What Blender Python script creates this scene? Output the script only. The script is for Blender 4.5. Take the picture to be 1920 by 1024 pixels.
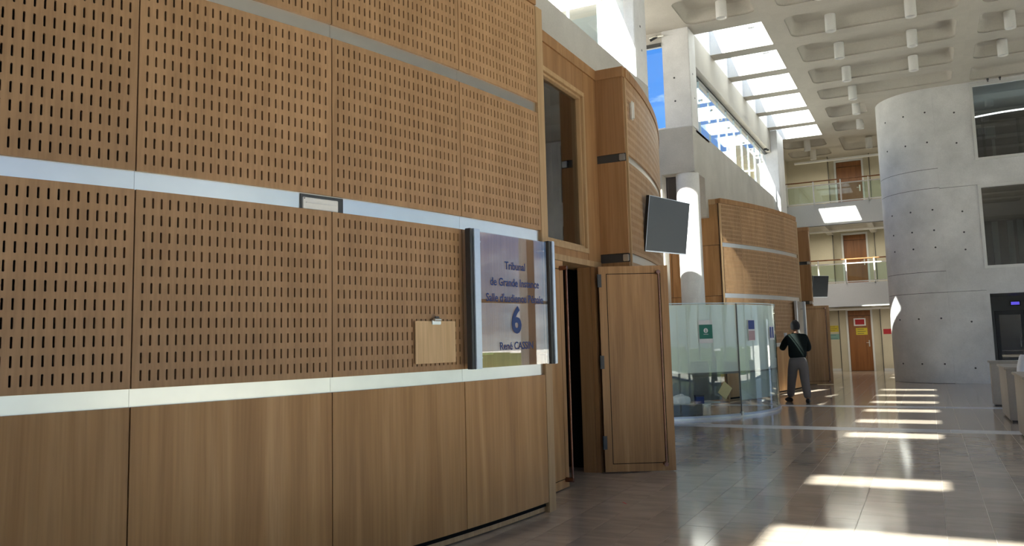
import bpy, bmesh, math, random
from math import pi, sin, cos, radians, hypot, atan2, sqrt
from mathutils import Vector, Matrix
random.seed(7)
for o in list(bpy.data.objects): bpy.data.objects.remove(o)
S = bpy.context.scene
COL = S.collection

# ------------------------------------------------------------------ camera
H = 1.5
def cam_axes(y, p, r):
    f = Vector((-sin(y)*cos(p), cos(y)*cos(p), sin(p)))
    rt = Vector((cos(y), sin(y), 0)); up = rt.cross(f)
    return cos(r)*rt+sin(r)*up, -sin(r)*rt+cos(r)*up, f
R_, U_, F_ = cam_axes(radians(26.847), radians(6.06), radians(-1.449))
cd = bpy.data.cameras.new('camera'); cam = bpy.data.objects.new('camera', cd); COL.objects.link(cam)
cam.matrix_world = Matrix(((R_.x, U_.x, -F_.x, 0), (R_.y, U_.y, -F_.y, 0), (R_.z, U_.z, -F_.z, H), (0, 0, 0, 1)))
cd.sensor_width = 36; cd.lens = 1524.2/1920*36; cd.shift_y = -33.5/1920
cd.clip_start = 0.05; cd.clip_end = 400
S.camera = cam

# ------------------------------------------------------------------ sky, sun, exposure
SUN = Vector((0.343, 1.15, -1.0)).normalized()          # direction the light travels
w = bpy.data.worlds.new('sky'); S.world = w; w.use_nodes = True
nt = w.node_tree; nt.nodes.clear()
out = nt.nodes.new('ShaderNodeOutputWorld'); bg = nt.nodes.new('ShaderNodeBackground')
tc = nt.nodes.new('ShaderNodeTexCoord'); sep = nt.nodes.new('ShaderNodeSeparateXYZ')
ramp = nt.nodes.new('ShaderNodeValToRGB')
ramp.color_ramp.elements[0].position = 0.0; ramp.color_ramp.elements[0].color = (0.60, 0.65, 0.70, 1)
ramp.color_ramp.elements[1].position = 0.62; ramp.color_ramp.elements[1].color = (0.038, 0.155, 0.53, 1)
e = ramp.color_ramp.elements.new(0.16); e.color = (0.085, 0.27, 0.68, 1)
noi = nt.nodes.new('ShaderNodeTexNoise'); noi.inputs['Scale'].default_value = 3.2; noi.inputs['Detail'].default_value = 7; noi.inputs['Roughness'].default_value = .6
mp = nt.nodes.new('ShaderNodeMapping'); mp.inputs['Scale'].default_value = (1, 1, 2.6); mp.inputs['Location'].default_value = (.45, .0, .3)
cr = nt.nodes.new('ShaderNodeValToRGB'); cr.color_ramp.elements[0].position = .51; cr.color_ramp.elements[1].position = .78
mix = nt.nodes.new('ShaderNodeMixRGB'); mix.inputs[2].default_value = (1.9, 1.88, 1.85, 1)
L = nt.links.new
L(tc.outputs['Generated'], sep.inputs[0]); L(sep.outputs['Z'], ramp.inputs[0])
L(tc.outputs['Generated'], mp.inputs[0]); L(mp.outputs[0], noi.inputs[0]); L(noi.outputs['Fac'], cr.inputs[0])
L(cr.outputs[0], mix.inputs[0]); L(ramp.outputs[0], mix.inputs[1]); L(mix.outputs[0], bg.inputs[0]); L(bg.outputs[0], out.inputs[0])
bg.inputs[1].default_value = 1.0
sd = bpy.data.lights.new('sun', 'SUN'); sun = bpy.data.objects.new('sun', sd); COL.objects.link(sun)
sd.energy = 22.0; sd.angle = radians(0.6); sd.color = (1.0, 0.93, 0.82)
sun.rotation_euler = SUN.to_track_quat('-Z', 'Y').to_euler()
sun.location = (-6, -14, 20)
S.view_settings.view_transform = 'Standard'; S.view_settings.look = 'None'
S.view_settings.exposure = 0.80; S.view_settings.gamma = 1; S.view_settings.use_curve_mapping = False

# ------------------------------------------------------------------ materials
def newmat(name):
    m = bpy.data.materials.new(name); m.use_nodes = True
    return m, m.node_tree, m.node_tree.nodes['Principled BSDF']
def flat(name, col, rough=.6, metal=0, spec=.5, bump=0, bscale=40):
    m, t, b = newmat(name)
    b.inputs['Base Color'].default_value = (*col, 1); b.inputs['Roughness'].default_value = rough
    b.inputs['Metallic'].default_value = metal; b.inputs['Specular IOR Level'].default_value = spec
    tc = t.nodes.new('ShaderNodeTexCoord'); n = t.nodes.new('ShaderNodeTexNoise'); n.inputs['Scale'].default_value = bscale
    mx = t.nodes.new('ShaderNodeMixRGB'); mx.blend_type = 'MULTIPLY'; mx.inputs[0].default_value = .12
    mx.inputs[1].default_value = (*col, 1); t.links.new(tc.outputs['Object'], n.inputs[0])
    t.links.new(n.outputs['Fac'], mx.inputs[2]); t.links.new(mx.outputs[0], b.inputs['Base Color'])
    if bump:
        bp = t.nodes.new('ShaderNodeBump'); bp.inputs['Strength'].default_value = bump; bp.inputs['Distance'].default_value = .004
        t.links.new(n.outputs['Fac'], bp.inputs['Height']); t.links.new(bp.outputs[0], b.inputs['Normal'])
    return m
def wood(name, c1, c2, c3, rough=.42, scale=(14, 14, .9), rnd=True, spec=.45):
    m, t, b = newmat(name); N = t.nodes.new; l = t.links.new
    tc = N('ShaderNodeTexCoord'); oi = N('ShaderNodeObjectInfo'); add = N('ShaderNodeVectorMath'); add.operation = 'ADD'
    vm = N('ShaderNodeVectorMath'); vm.operation = 'SCALE'; vm.inputs[0].default_value = (37, 53, 17)
    l(oi.outputs['Random'], vm.inputs['Scale']); l(tc.outputs['Object'], add.inputs[0]); l(vm.outputs[0], add.inputs[1])
    mp = N('ShaderNodeMapping'); mp.inputs['Scale'].default_value = scale; l(add.outputs[0], mp.inputs[0])
    n1 = N('ShaderNodeTexNoise'); n1.inputs['Scale'].default_value = 1; n1.inputs['Detail'].default_value = 6; n1.inputs['Distortion'].default_value = .9; l(mp.outputs[0], n1.inputs[0])
    mp2 = N('ShaderNodeMapping'); mp2.inputs['Scale'].default_value = (scale[0]*10, scale[1]*10, scale[2]*3); l(add.outputs[0], mp2.inputs[0])
    n2 = N('ShaderNodeTexNoise'); n2.inputs['Scale'].default_value = 1; n2.inputs['Detail'].default_value = 3; l(mp2.outputs[0], n2.inputs[0])
    rp = N('ShaderNodeValToRGB'); rp.color_ramp.elements[0].position = .3; rp.color_ramp.elements[0].color = (*c1, 1)
    rp.color_ramp.elements[1].position = .72; rp.color_ramp.elements[1].color = (*c3, 1); e = rp.color_ramp.elements.new(.5); e.color = (*c2, 1)
    l(n1.outputs['Fac'], rp.inputs[0])
    mx = N('ShaderNodeMixRGB'); mx.blend_type = 'MULTIPLY'; mx.inputs[0].default_value = .28; l(rp.outputs[0], mx.inputs[1])
    r2 = N('ShaderNodeValToRGB'); r2.color_ramp.elements[0].position = .35; r2.color_ramp.elements[0].color = (.55, .5, .45, 1); r2.color_ramp.elements[1].position = .6
    l(n2.outputs['Fac'], r2.inputs[0]); l(r2.outputs[0], mx.inputs[2])
    hv = N('ShaderNodeHueSaturation'); mr = N('ShaderNodeMapRange'); mr.inputs['To Min'].default_value = .93; mr.inputs['To Max'].default_value = 1.06
    l(oi.outputs['Random'], mr.inputs[0]); l(mr.outputs[0], hv.inputs['Value']); l(mx.outputs[0], hv.inputs['Color'])
    l(hv.outputs[0], b.inputs['Base Color']); b.inputs['Roughness'].default_value = rough; b.inputs['Specular IOR Level'].default_value = spec
    return m
def concrete(name, col, amp=.16, rough=.75):
    m, t, b = newmat(name); N = t.nodes.new; l = t.links.new
    tc = N('ShaderNodeTexCoord'); n1 = N('ShaderNodeTexNoise'); n1.inputs['Scale'].default_value = .9; n1.inputs['Detail'].default_value = 8; n1.inputs['Roughness'].default_value = .62
    l(tc.outputs['Object'], n1.inputs[0])
    n2 = N('ShaderNodeTexNoise'); n2.inputs['Scale'].default_value = 34; n2.inputs['Detail'].default_value = 4; l(tc.outputs['Object'], n2.inputs[0])
    rp = N('ShaderNodeValToRGB'); rp.color_ramp.elements[0].position = .3; rp.color_ramp.elements[1].position = .7
    rp.color_ramp.elements[0].color = (*[c*(1-amp) for c in col], 1); rp.color_ramp.elements[1].color = (*[min(1, c*(1+amp*.6)) for c in col], 1)
    l(n1.outputs['Fac'], rp.inputs[0]); mx = N('ShaderNodeMixRGB'); mx.blend_type = 'MULTIPLY'; mx.inputs[0].default_value = .18
    l(rp.outputs[0], mx.inputs[1]); l(n2.outputs['Fac'], mx.inputs[2]); l(mx.outputs[0], b.inputs['Base Color'])
    bp = N('ShaderNodeBump'); bp.inputs['Strength'].default_value = .25; bp.inputs['Distance'].default_value = .01
    l(n2.outputs['Fac'], bp.inputs['Height']); l(bp.outputs[0], b.inputs['Normal']); b.inputs['Roughness'].default_value = rough
    b.inputs['Specular IOR Level'].default_value = .3
    return m
def stone(name, c1, c2, rough=.09):
    m, t, b = newmat(name); N = t.nodes.new; l = t.links.new
    tc = N('ShaderNodeTexCoord'); oi = N('ShaderNodeObjectInfo'); vm = N('ShaderNodeVectorMath'); vm.operation = 'SCALE'; vm.inputs[0].default_value = (91, 47, 13)
    add = N('ShaderNodeVectorMath'); l(oi.outputs['Random'], vm.inputs['Scale']); l(tc.outputs['Object'], add.inputs[0]); l(vm.outputs[0], add.inputs[1])
    mp = N('ShaderNodeMapping'); mp.inputs['Scale'].default_value = (1.5, 5, 3); l(add.outputs[0], mp.inputs[0])
    n1 = N('ShaderNodeTexNoise'); n1.inputs['Scale'].default_value = 1.6; n1.inputs['Detail'].default_value = 8; n1.inputs['Distortion'].default_value = .6; l(mp.outputs[0], n1.inputs[0])
    rp = N('ShaderNodeValToRGB'); rp.color_ramp.elements[0].position = .3; rp.color_ramp.elements[1].position = .72
    rp.color_ramp.elements[0].color = (*c1, 1); rp.color_ramp.elements[1].color = (*c2, 1); l(n1.outputs['Fac'], rp.inputs[0])
    hv = N('ShaderNodeHueSaturation'); mr = N('ShaderNodeMapRange'); mr.inputs['To Min'].default_value = .86; mr.inputs['To Max'].default_value = 1.12
    l(oi.outputs['Random'], mr.inputs[0]); l(mr.outputs[0], hv.inputs['Value']); l(rp.outputs[0], hv.inputs['Color']); l(hv.outputs[0], b.inputs['Base Color'])
    b.inputs['Roughness'].default_value = rough; b.inputs['Specular IOR Level'].default_value = .62
    return m
def glass(name, tint=(.9, .95, .95), gloss=1.0, extra=0.0, rough=.0):
    """thin architectural pane: see-through with Fresnel reflection"""
    m = bpy.data.materials.new(name); m.use_nodes = True; t = m.node_tree; t.nodes.clear(); N = t.nodes.new; l = t.links.new
    o = N('ShaderNodeOutputMaterial'); tr = N('ShaderNodeBsdfTransparent'); tr.inputs[0].default_value = (*tint, 1)
    gl = N('ShaderNodeBsdfGlossy'); gl.inputs['Roughness'].default_value = rough; gl.inputs[0].default_value = (1, 1, 1, 1)
    fr = N('ShaderNodeFresnel'); fr.inputs[0].default_value = 1.5; ma = N('ShaderNodeMath'); ma.operation = 'MULTIPLY_ADD'
    ma.inputs[1].default_value = gloss; ma.inputs[2].default_value = extra; ma.use_clamp = True; l(fr.outputs[0], ma.inputs[0])
    geo = N('ShaderNodeNewGeometry'); ir = N('ShaderNodeMapRange'); ir.inputs['To Min'].default_value = 1.5; ir.inputs['To Max'].default_value = 1/1.5
    l(geo.outputs['Backfacing'], ir.inputs[0]); l(ir.outputs[0], fr.inputs[0])
    mx = N('ShaderNodeMixShader'); l(ma.outputs[0], mx.inputs[0]); l(tr.outputs[0], mx.inputs[1]); l(gl.outputs[0], mx.inputs[2]); l(mx.outputs[0], o.inputs[0])
    return m
def film(name, col, op=.75):
    m = bpy.data.materials.new(name); m.use_nodes = True; t = m.node_tree; t.nodes.clear(); N = t.nodes.new; l = t.links.new
    o = N('ShaderNodeOutputMaterial'); d = N('ShaderNodeBsdfDiffuse'); d.inputs[0].default_value = (*col, 1)
    tl = N('ShaderNodeBsdfTranslucent'); tl.inputs[0].default_value = (*col, 1); m1 = N('ShaderNodeMixShader'); m1.inputs[0].default_value = .35
    tr = N('ShaderNodeBsdfTransparent'); m2 = N('ShaderNodeMixShader'); m2.inputs[0].default_value = op
    l(d.outputs[0], m1.inputs[1]); l(tl.outputs[0], m1.inputs[2]); l(tr.outputs[0], m2.inputs[1]); l(m1.outputs[0], m2.inputs[2]); l(m2.outputs[0], o.inputs[0])
    return m
def emit(name, col, st):
    m = bpy.data.materials.new(name); m.use_nodes = True; t = m.node_tree; b = t.nodes['Principled BSDF']
    b.inputs['Base Color'].default_value = (*col, 1); b.inputs['Emission Color'].default_value = (*col, 1); b.inputs['Emission Strength'].default_value = st
    return m
M = dict(
 perf=wood('beech_veneer', (.385, .225, .112), (.43, .255, .13), (.48, .29, .15), .45, (5, 5, 1.2), spec=.3),
 plain=wood('beech_veneer_plain', (.37, .19, .070), (.45, .245, .095), (.56, .33, .15), .36, (5, 5, .45), spec=.34),
 trim=wood('beech_trim', (.42, .27, .13), (.48, .31, .16), (.55, .37, .20), .52, (20, 20, 1)),
 door=wood('oak_door', (.34, .17, .060), (.44, .235, .09), (.54, .31, .14), .42, (9, 9, .55)),
 side=wood('side_panel_wood', (.30, .155, .065), (.36, .19, .082), (.42, .235, .11), .55, (8, 8, .5), spec=.3),
 bdoor=wood('brown_door_wood', (.20, .075, .022), (.25, .10, .03), (.30, .125, .04), .4, (9, 9, .6)),
 board=wood('pale_plywood', (.62, .42, .22), (.68, .47, .26), (.74, .52, .30), .5, (6, 6, .8)),
 conc=concrete('cast_concrete', (.55, .52, .47)),
 conc_t=concrete('pale_tower_concrete', (.80, .79, .78), .2, .6),
 conc_c=concrete('ceiling_concrete', (.60, .56, .49), .10, .8),
 plaster=concrete('beige_plaster', (.60, .55, .42), .08, .8),
 white=flat('white_paint', (.85, .85, .84), .6),
 fascia=flat('pale_fascia', (.72, .73, .72), .5),
 grout=flat('pale_grout', (.62, .55, .47), .6),
 tile=stone('polished_limestone', (.33, .275, .23), (.44, .375, .315), .12),
 band=stone('blue_grey_stone_band', (.56, .60, .66), (.66, .70, .76), .25),
 steel=flat('brushed_steel', (.86, .84, .79), .30, 1, bscale=6),
 alu=flat('aluminium', (.62, .66, .72), .32, .85),
 rail=flat('painted_steel_rail', (.80, .80, .78), .3, .3),
 copper=flat('brown_bronze', (.22, .11, .08), .25, .9),
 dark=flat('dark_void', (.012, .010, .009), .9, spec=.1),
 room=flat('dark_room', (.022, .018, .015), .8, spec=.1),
 black=flat('black_plastic', (.012, .012, .013), .4),
 screen=flat('screen_glass', (.050, .056, .064), .38, spec=.3),
 dgrey=flat('dark_grey_metal', (.07, .07, .07), .4, .3),
 mgrey=flat('mid_grey_laminate', (.20, .20, .19), .5),
 lgrey=flat('pale_grey_laminate', (.50, .54, .53), .5),
 blockst=concrete('beige_stone_block', (.44, .40, .35), .2, .45),
 lamp=flat('white_lamp_enamel', (.86, .85, .82), .4),
 paper=flat('white_paper', (.82, .82, .82), .8), green=flat('green_print', (.02, .20, .14), .6),
 blue=flat('blue_print', (.03, .06, .26), .6), yellow=flat('yellow_paper', (.62, .50, .05), .8), pyel=flat('pale_yellow_paper', (.60, .56, .28), .8),
 teal=flat('teal_print', (.22, .40, .36), .8), red=flat('red_print', (.42, .02, .03), .7), pink=flat('pink_print', (.55, .38, .40), .8),
 text=flat('blue_lettering', (.008, .035, .17), .5), ink=flat('ink', (.05, .05, .08), .8),
 glass=glass('clear_glass', (.90, .95, .96), .9), glassd=glass('door_window_glass', (.55, .52, .5), 1.2, .05),
 glassb=glass('greenish_curved_glass', (.91, .955, .945), .9, .0), glass_r=glass('reflective_window_glass', (.55, .58, .58), 1.3, .06),
 glasssign=glass('sign_glass', (.86, .84, .82), 1.2, .03), glassr=glass('railing_glass', (.78, .86, .84), 1, .02),
 fin=flat('glass_fin_edge', (.65, .82, .88), .15),
 film=film('frosted_white_film', (.90, .92, .905), .96), film2=film('frosted_grey_film', (.62, .70, .69), .72),
 exitb=emit('blue_lit_sign', (.09, .07, .55), .7), cove=emit('cove_light', (.95, 1, 1), 6),
 ext=concrete('exterior_white_wall', (.74, .73, .70), .08), bounce_plaza=concrete('pale_bounce_paving', (.78, .73, .66), .08),
 leaf=flat('tree_leaves', (.12, .17, .07), .7), bark=flat('tree_bark', (.10, .07, .05), .9),
 skin=flat('skin', (.32, .17, .11), .55), hair=flat('black_hair', (.008, .008, .009), .7), sweater=flat('dark_knit_sweater', (.008, .013, .012), .9, spec=.2),
 trouser=flat('grey_trousers', (.17, .15, .145), .85, spec=.2), shoe=flat('black_shoe_leather', (.012, .011, .011), .5), shirt=flat('white_shirt', (.70, .72, .78), .8),
)

# ------------------------------------------------------------------ helpers
def tag(o, label=None, cat=None, group=None, kind=None):
    if label: o['label'] = label
    if cat: o['category'] = cat
    if group: o['group'] = group
    if kind: o['kind'] = kind
    return o
def thing(name, label, cat, loc=(0, 0, 0), rz=0, group=None, kind=None):
    o = bpy.data.objects.new(name, None); COL.objects.link(o); o.location = loc; o.rotation_euler = (0, 0, rz); o.empty_display_size = .1
    return tag(o, label, cat, group, kind)
def link(name, me, parent=None, loc=(0, 0, 0), rot=(0, 0, 0)):
    o = bpy.data.objects.new(name, me); COL.objects.link(o); o.parent = parent; o.location = loc; o.rotation_euler = rot
    return o
class MB:
    def __init__(s): s.v = []; s.f = []; s.sm = False
    def add(s, vs, fs):
        n = len(s.v); s.v += [tuple(v) for v in vs]; s.f += [tuple(i+n for i in f) for f in fs]; return s
    def box(s, a, b, mat=None):
        x0, y0, z0 = a; x1, y1, z1 = b
        vs = [(x0, y0, z0), (x1, y0, z0), (x1, y1, z0), (x0, y1, z0), (x0, y0, z1), (x1, y0, z1), (x1, y1, z1), (x0, y1, z1)]
        if mat: vs = [mat @ Vector(v) for v in vs]
        return s.add(vs, [(0, 3, 2, 1), (4, 5, 6, 7), (0, 1, 5, 4), (1, 2, 6, 5), (2, 3, 7, 6), (3, 0, 4, 7)])
    def tube(s, p, q, r, n=12, r2=None):
        p = Vector(p); q = Vector(q); d = (q-p).normalized(); u = d.orthogonal().normalized(); v = d.cross(u); r2 = r if r2 is None else r2
        vs = [p+r*(cos(2*pi*i/n)*u+sin(2*pi*i/n)*v) for i in range(n)]+[q+r2*(cos(2*pi*i/n)*u+sin(2*pi*i/n)*v) for i in range(n)]
        return s.add(vs, [(i, (i+1) % n, n+(i+1) % n, n+i) for i in range(n)]+[tuple(range(n))[::-1], tuple(range(n, 2*n))])
    def arc(s, r0, r1, a0, a1, z0, z1, n=12, cx=0, cy=0):
        """curved slab between two radii"""
        vs = []
        for i in range(n+1):
            a = a0+(a1-a0)*i/n
            for r, z in ((r0, z0), (r1, z0), (r1, z1), (r0, z1)): vs.append((cx+r*cos(a), cy+r*sin(a), z))
        fs = [(0, 1, 2, 3), tuple(4*n+k for k in (3, 2, 1, 0))]
        for i in range(n):
            for k in range(4): a, b = 4*i+k, 4*i+(k+1) % 4; fs.append((a, a+4, b+4, b))
        return s.add(vs, fs)
    def mesh(s, name, mat, smooth=False, bevel=0):
        me = bpy.data.meshes.new(name); me.from_pydata(s.v, [], s.f); me.materials.append(mat)
        bm = bmesh.new(); bm.from_mesh(me)
        bmesh.ops.recalc_face_normals(bm, faces=bm.faces)
        if bevel: bmesh.ops.bevel(bm, geom=[e for e in bm.edges if len(e.link_faces) == 2 and e.calc_face_angle(0) > .6], offset=bevel, segments=2, affect='EDGES')
        bm.to_mesh(me); bm.free()
        if smooth:
            for p in me.polygons: p.use_smooth = True
            try: me.set_sharp_from_angle(angle=radians(35))
            except Exception: pass
        return me
    def obj(s, name, mat, parent=None, loc=(0, 0, 0), rot=(0, 0, 0), smooth=False, bevel=0):
        return link(name, s.mesh(name, mat, smooth, bevel), parent, loc, rot)
def box(name, a, b, mat, parent=None, bevel=0, **k): return MB().box(a, b).obj(name, mat, parent, bevel=bevel, **k)
def struct(o, label, cat): return tag(o, label, cat, kind='structure')

# ------------------------------------------------------------------ courtroom drums
RR = 15.5; CX = -18.5; ROWS = ((1.296, 1.094, 11), (2.497, 1.093, 11), (3.69, .93, 9))
PITCH = .0472
_pc = {}
def perf_panel(W, Hh, rows, det):
    key = (round(W, 3), round(Hh, 3), det)
    if key in _pc: return _pc[key]
    ncol = int((W-.03)/PITCH); mx = (W-ncol*PITCH)/2; rp = Hh/(rows+.45); mz = (Hh-rows*rp)/2
    T = .022; sw = .0056; sh = .031
    b = MB()
    def P(u, z, d=0): a = u/RR; r = RR-d; return (r*cos(a), r*sin(a), z)
    def cell(u0, u1, z0, z1):
        uc = (u0+u1)/2; zc = (z0+z1)/2
        outer = [(u0, z0), (uc, z0), (u1, z0), (u1, zc), (u1, z1), (uc, z1), (u0, z1), (u0, zc)]
        if det: inner = [(uc-sw, zc-sh+.004), (uc, zc-sh), (uc+sw, zc-sh+.004), (uc+sw, zc), (uc+sw, zc+sh-.004), (uc, zc+sh), (uc-sw, zc+sh-.004), (uc-sw, zc)]
        else:
            outer = outer[::2]; inner = [(uc-sw, zc-sh), (uc+sw, zc-sh), (uc+sw, zc+sh), (uc-sw, zc+sh)]
        n = len(outer)
        vs = [P(*o) for o in outer]+[P(*o) for o in inner]+[P(*o, T) for o in inner]
        b.add(vs, [(i, (i+1) % n, n+(i+1) % n, n+i) for i in range(n)]+[(n+i, n+(i+1) % n, 2*n+(i+1) % n, 2*n+i) for i in range(n)])
    for i in range(ncol):
        for j in range(rows):
            cell(mx+i*PITCH, mx+(i+1)*PITCH, mz+j*rp, mz+(j+1)*rp)
    def q(u0, u1, z0, z1, d0=0, d1=0, n=1):
        for i in range(n):
            a, c = u0+(u1-u0)*i/n, u0+(u1-u0)*(i+1)/n
            b.add([P(a, z0, d0), P(c, z0, d0), P(c, z1, d1), P(a, z1, d1)], [(0, 1, 2, 3)])
    q(0, mx, 0, Hh); q(W-mx, W, 0, Hh); q(mx, W-mx, 0, mz, n=8); q(mx, W-mx, Hh-mz, Hh, n=8)
    q(0, W, 0, 0, 0, T, 8); q(0, W, Hh, Hh, 0, T, 8)
    b.add([P(0, 0), P(0, 0, T), P(0, Hh, T), P(0, Hh)], [(0, 1, 2, 3)]); b.add([P(W, 0), P(W, 0, T), P(W, Hh, T), P(W, Hh)], [(0, 1, 2, 3)])
    me = bpy.data.meshes.new('perforated_panel'); me.from_pydata(b.v, [], b.f); me.materials.append(M['perf'])
    _pc[key] = me; return me
def arc_panel(W, Hh, T, mat, name, key):
    k = (name, round(W, 3), round(Hh, 3))
    if k not in _pc: _pc[k] = MB().arc(RR-T, RR, 0, W/RR, 0, Hh, 8).mesh(name, mat)
    return _pc[k]
G = .004
def drum(root, yc, joints, det, sign_at=None):
    """joints: panel edge angles. root is at the circle centre"""
    for k in range(len(joints)-1):
        a0, a1 = joints[k], joints[k+1]; W = (a1-a0)*RR-2*G; ra = a0+G/RR
        link('plain_panel', arc_panel(W, 1.108, .022, M['plain'], 'plain_panel', 0), root, (0, 0, .09), (0, 0, ra))
        for r, (z, h, n) in enumerate(ROWS):
            if sign_at == k and r == 0: link('backing_panel', arc_panel(W, h, .022, M['plain'], 'backing_panel', 0), root, (0, 0, z), (0, 0, ra))
            else: link('perforated_panel', perf_panel(W, h, n, det), root, (0, 0, z), (0, 0, ra))
            link('steel_strip', arc_panel((a1-a0)*RR-.0015, .118, .01, M['steel'], 'steel_strip', 0), root, (0, 0, z-.108), (0, 0, a0)).scale = (1-.022/RR, 1-.022/RR, 1)
    a0, a1 = joints[0], joints[-1]; n = int((a1-a0)*RR/.3)+2
    MB().arc(9.0, RR-.3, a0, a1, 4.66, 4.70, n).obj('roof_deck', M['dgrey'], root)
    MB().arc(RR-.07, RR-.034, a0, a1, .05, 4.7, n).obj('backing_wall', M['dark'], root)
    MB().arc(RR-.4, RR+.012, a0, a1, 4.625, 4.74, n).obj('cornice', M['side'], root)
    MB().arc(RR-.3, RR-.045, a0, a1, .008, .09, n).obj('plinth', M['trim'], root)
JW = .0826
def joints(hi, lo):
    j = [hi]; a = hi-.0758
    while a > lo: j.append(a); a -= JW
    j.append(lo); return j[::-1]
YC1, YC2 = 8.09, 25.0
def wall_root(suffix, yc, label):
    return thing('wall_left', label, 'wall', (CX, yc, 0), kind='structure')

wA = wall_root('', YC1, 'long curved wall of slotted beech panels and steel strips, nearest on the left')
drum(wA, YC1, joints(-.0924, -.62), True, sign_at=None)
# the bay by the sign is plain behind the glass
for o in [c for c in wA.children if c.name.startswith('perforated_panel')]:
    if abs(o.location.z-1.296) < .01 and abs(o.rotation_euler.z-(-.1682+G/RR)) < .004:
        o.data = arc_panel(.0758*RR-2*G, 1.094, .022, M['plain'], 'backing_panel', 0); o.name = 'backing_panel'
MB().arc(RR-.42, RR+.004, -.0924, -.0848, .0, 4.62, 1).obj('edge_trim', M['trim'], wA)
wB = wall_root('', YC1, 'curved beech wall beyond the open door, carrying the large screen')
far1 = [.0665+i*JW for i in range(5)]+[.385]
drum(wB, YC1, far1, True)
MB().arc(RR-.03, RR+.004, .0648, .0672, 0, 4.62, 1).obj('edge_trim', M['trim'], wB)
wC = wall_root('', YC2, 'curved slotted beech wall behind the glass booth')
drum(wC, YC2, joints(-.0924, -.3885), False)
MB().arc(RR-.42, RR+.004, -.0924, -.0848, .0, 4.62, 1).obj('edge_trim', M['trim'], wC)
MB().arc(RR-.03, RR+.004, -.3905, -.3880, 0, 4.62, 1).obj('edge_trim', M['trim'], wC)
wD = wall_root('', YC2, 'narrow curved beech wall past the second doorway')
drum(wD, YC2, [.0665, .1491, .2317, .30], False)

# ------------------------------------------------------------------ door recesses
XR = -3.39
def side_wall(root, y, x0, x1, col, lamp=True):
    """flat panelled return that faces the camera (local root at origin)"""
    for z0, z1 in ((.09, 1.198), (1.296, 2.39), (2.497, 3.59), (3.69, 4.62)):
        box('side_panel', (x0, y, z0), (x1, y+.03, z1), M[col], root)
    for z in (1.2, 2.392, 3.592):
        box('steel_strip', (x0, y+.02, z), (x1, y+.04, z+.1), M['dgrey'], root)
        if lamp:
            q = box('strip_bracket', (x1-.075, y-.004, z+.01), (x1-.005, y+.022, z+.09), M['steel'], root, bevel=.006)
    box('cornice', (x0, y-.015, 4.62), (x1+.01, y+.3, 4.74), M['side'], root)
    box('backing_wall', (x0, y+.035, 0), (x1-.02, y+.08, 4.7), M['dark'], root)
def leaf_mesh(W, Hh, T=.05):
    """door leaf with a routed rectangle: ground, groove and inner field"""
    b = MB(); m = .085; g = .008
    b.box((0, -T/2+.004, 0), (W, T/2, Hh))
    y0 = -T/2; y1 = -T/2+.004
    b.box((0, y0, 0), (m, y1, Hh)); b.box((W-m, y0, 0), (W, y1, Hh)); b.box((m, y0, 0), (W-m, y1, m)); b.box((m, y0, Hh-m), (W-m, y1, Hh))
    b.box((m+g, y0, m+g), (W-m-g, y1, Hh-m-g))
    return b
def door_leaf(name, label, loc, rz, W, Hh, handle_u, flip=False, kind_n=1, hinges=True):
    d = thing(name, label, 'door', loc, rz, kind='structure')
    leaf_mesh(W, Hh).obj('leaf', M['door'], d)
    m = .085
    g = MB(); y = -.0235
    for a, c in (((m, y, m), (m+.008, y+.001, Hh-m)), ((W-m-.008, y, m), (W-m, y+.001, Hh-m)), ((m, y, m), (W-m, y+.001, m+.008)), ((m, y, Hh-m-.008), (W-m, y+.001, Hh-m))): g.box(a, c)
    g.obj('groove', M['dark'], d)
    h = MB().tube((handle_u, -.10, .08), (handle_u, -.10, Hh-.06), .011, 12).obj('pull_bar', M['copper'], d, smooth=True)
    for z in (.08, Hh-.08): MB().tube((handle_u, -.025, z), (handle_u, -.11, z), .024, 14).obj('bar_bracket', M['copper'], h, smooth=True)
    if hinges:
        for z in (.25, 1.15, 2.08):
            hb = MB(); hb.tube((-.012, -.03, z), (-.012, -.03, z+.15), .010, 10); hb.box((-.012, -.028, z), (.03, -.0255, z+.15)); hb.obj('hinge', M['dgrey'], d)
    return d
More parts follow.
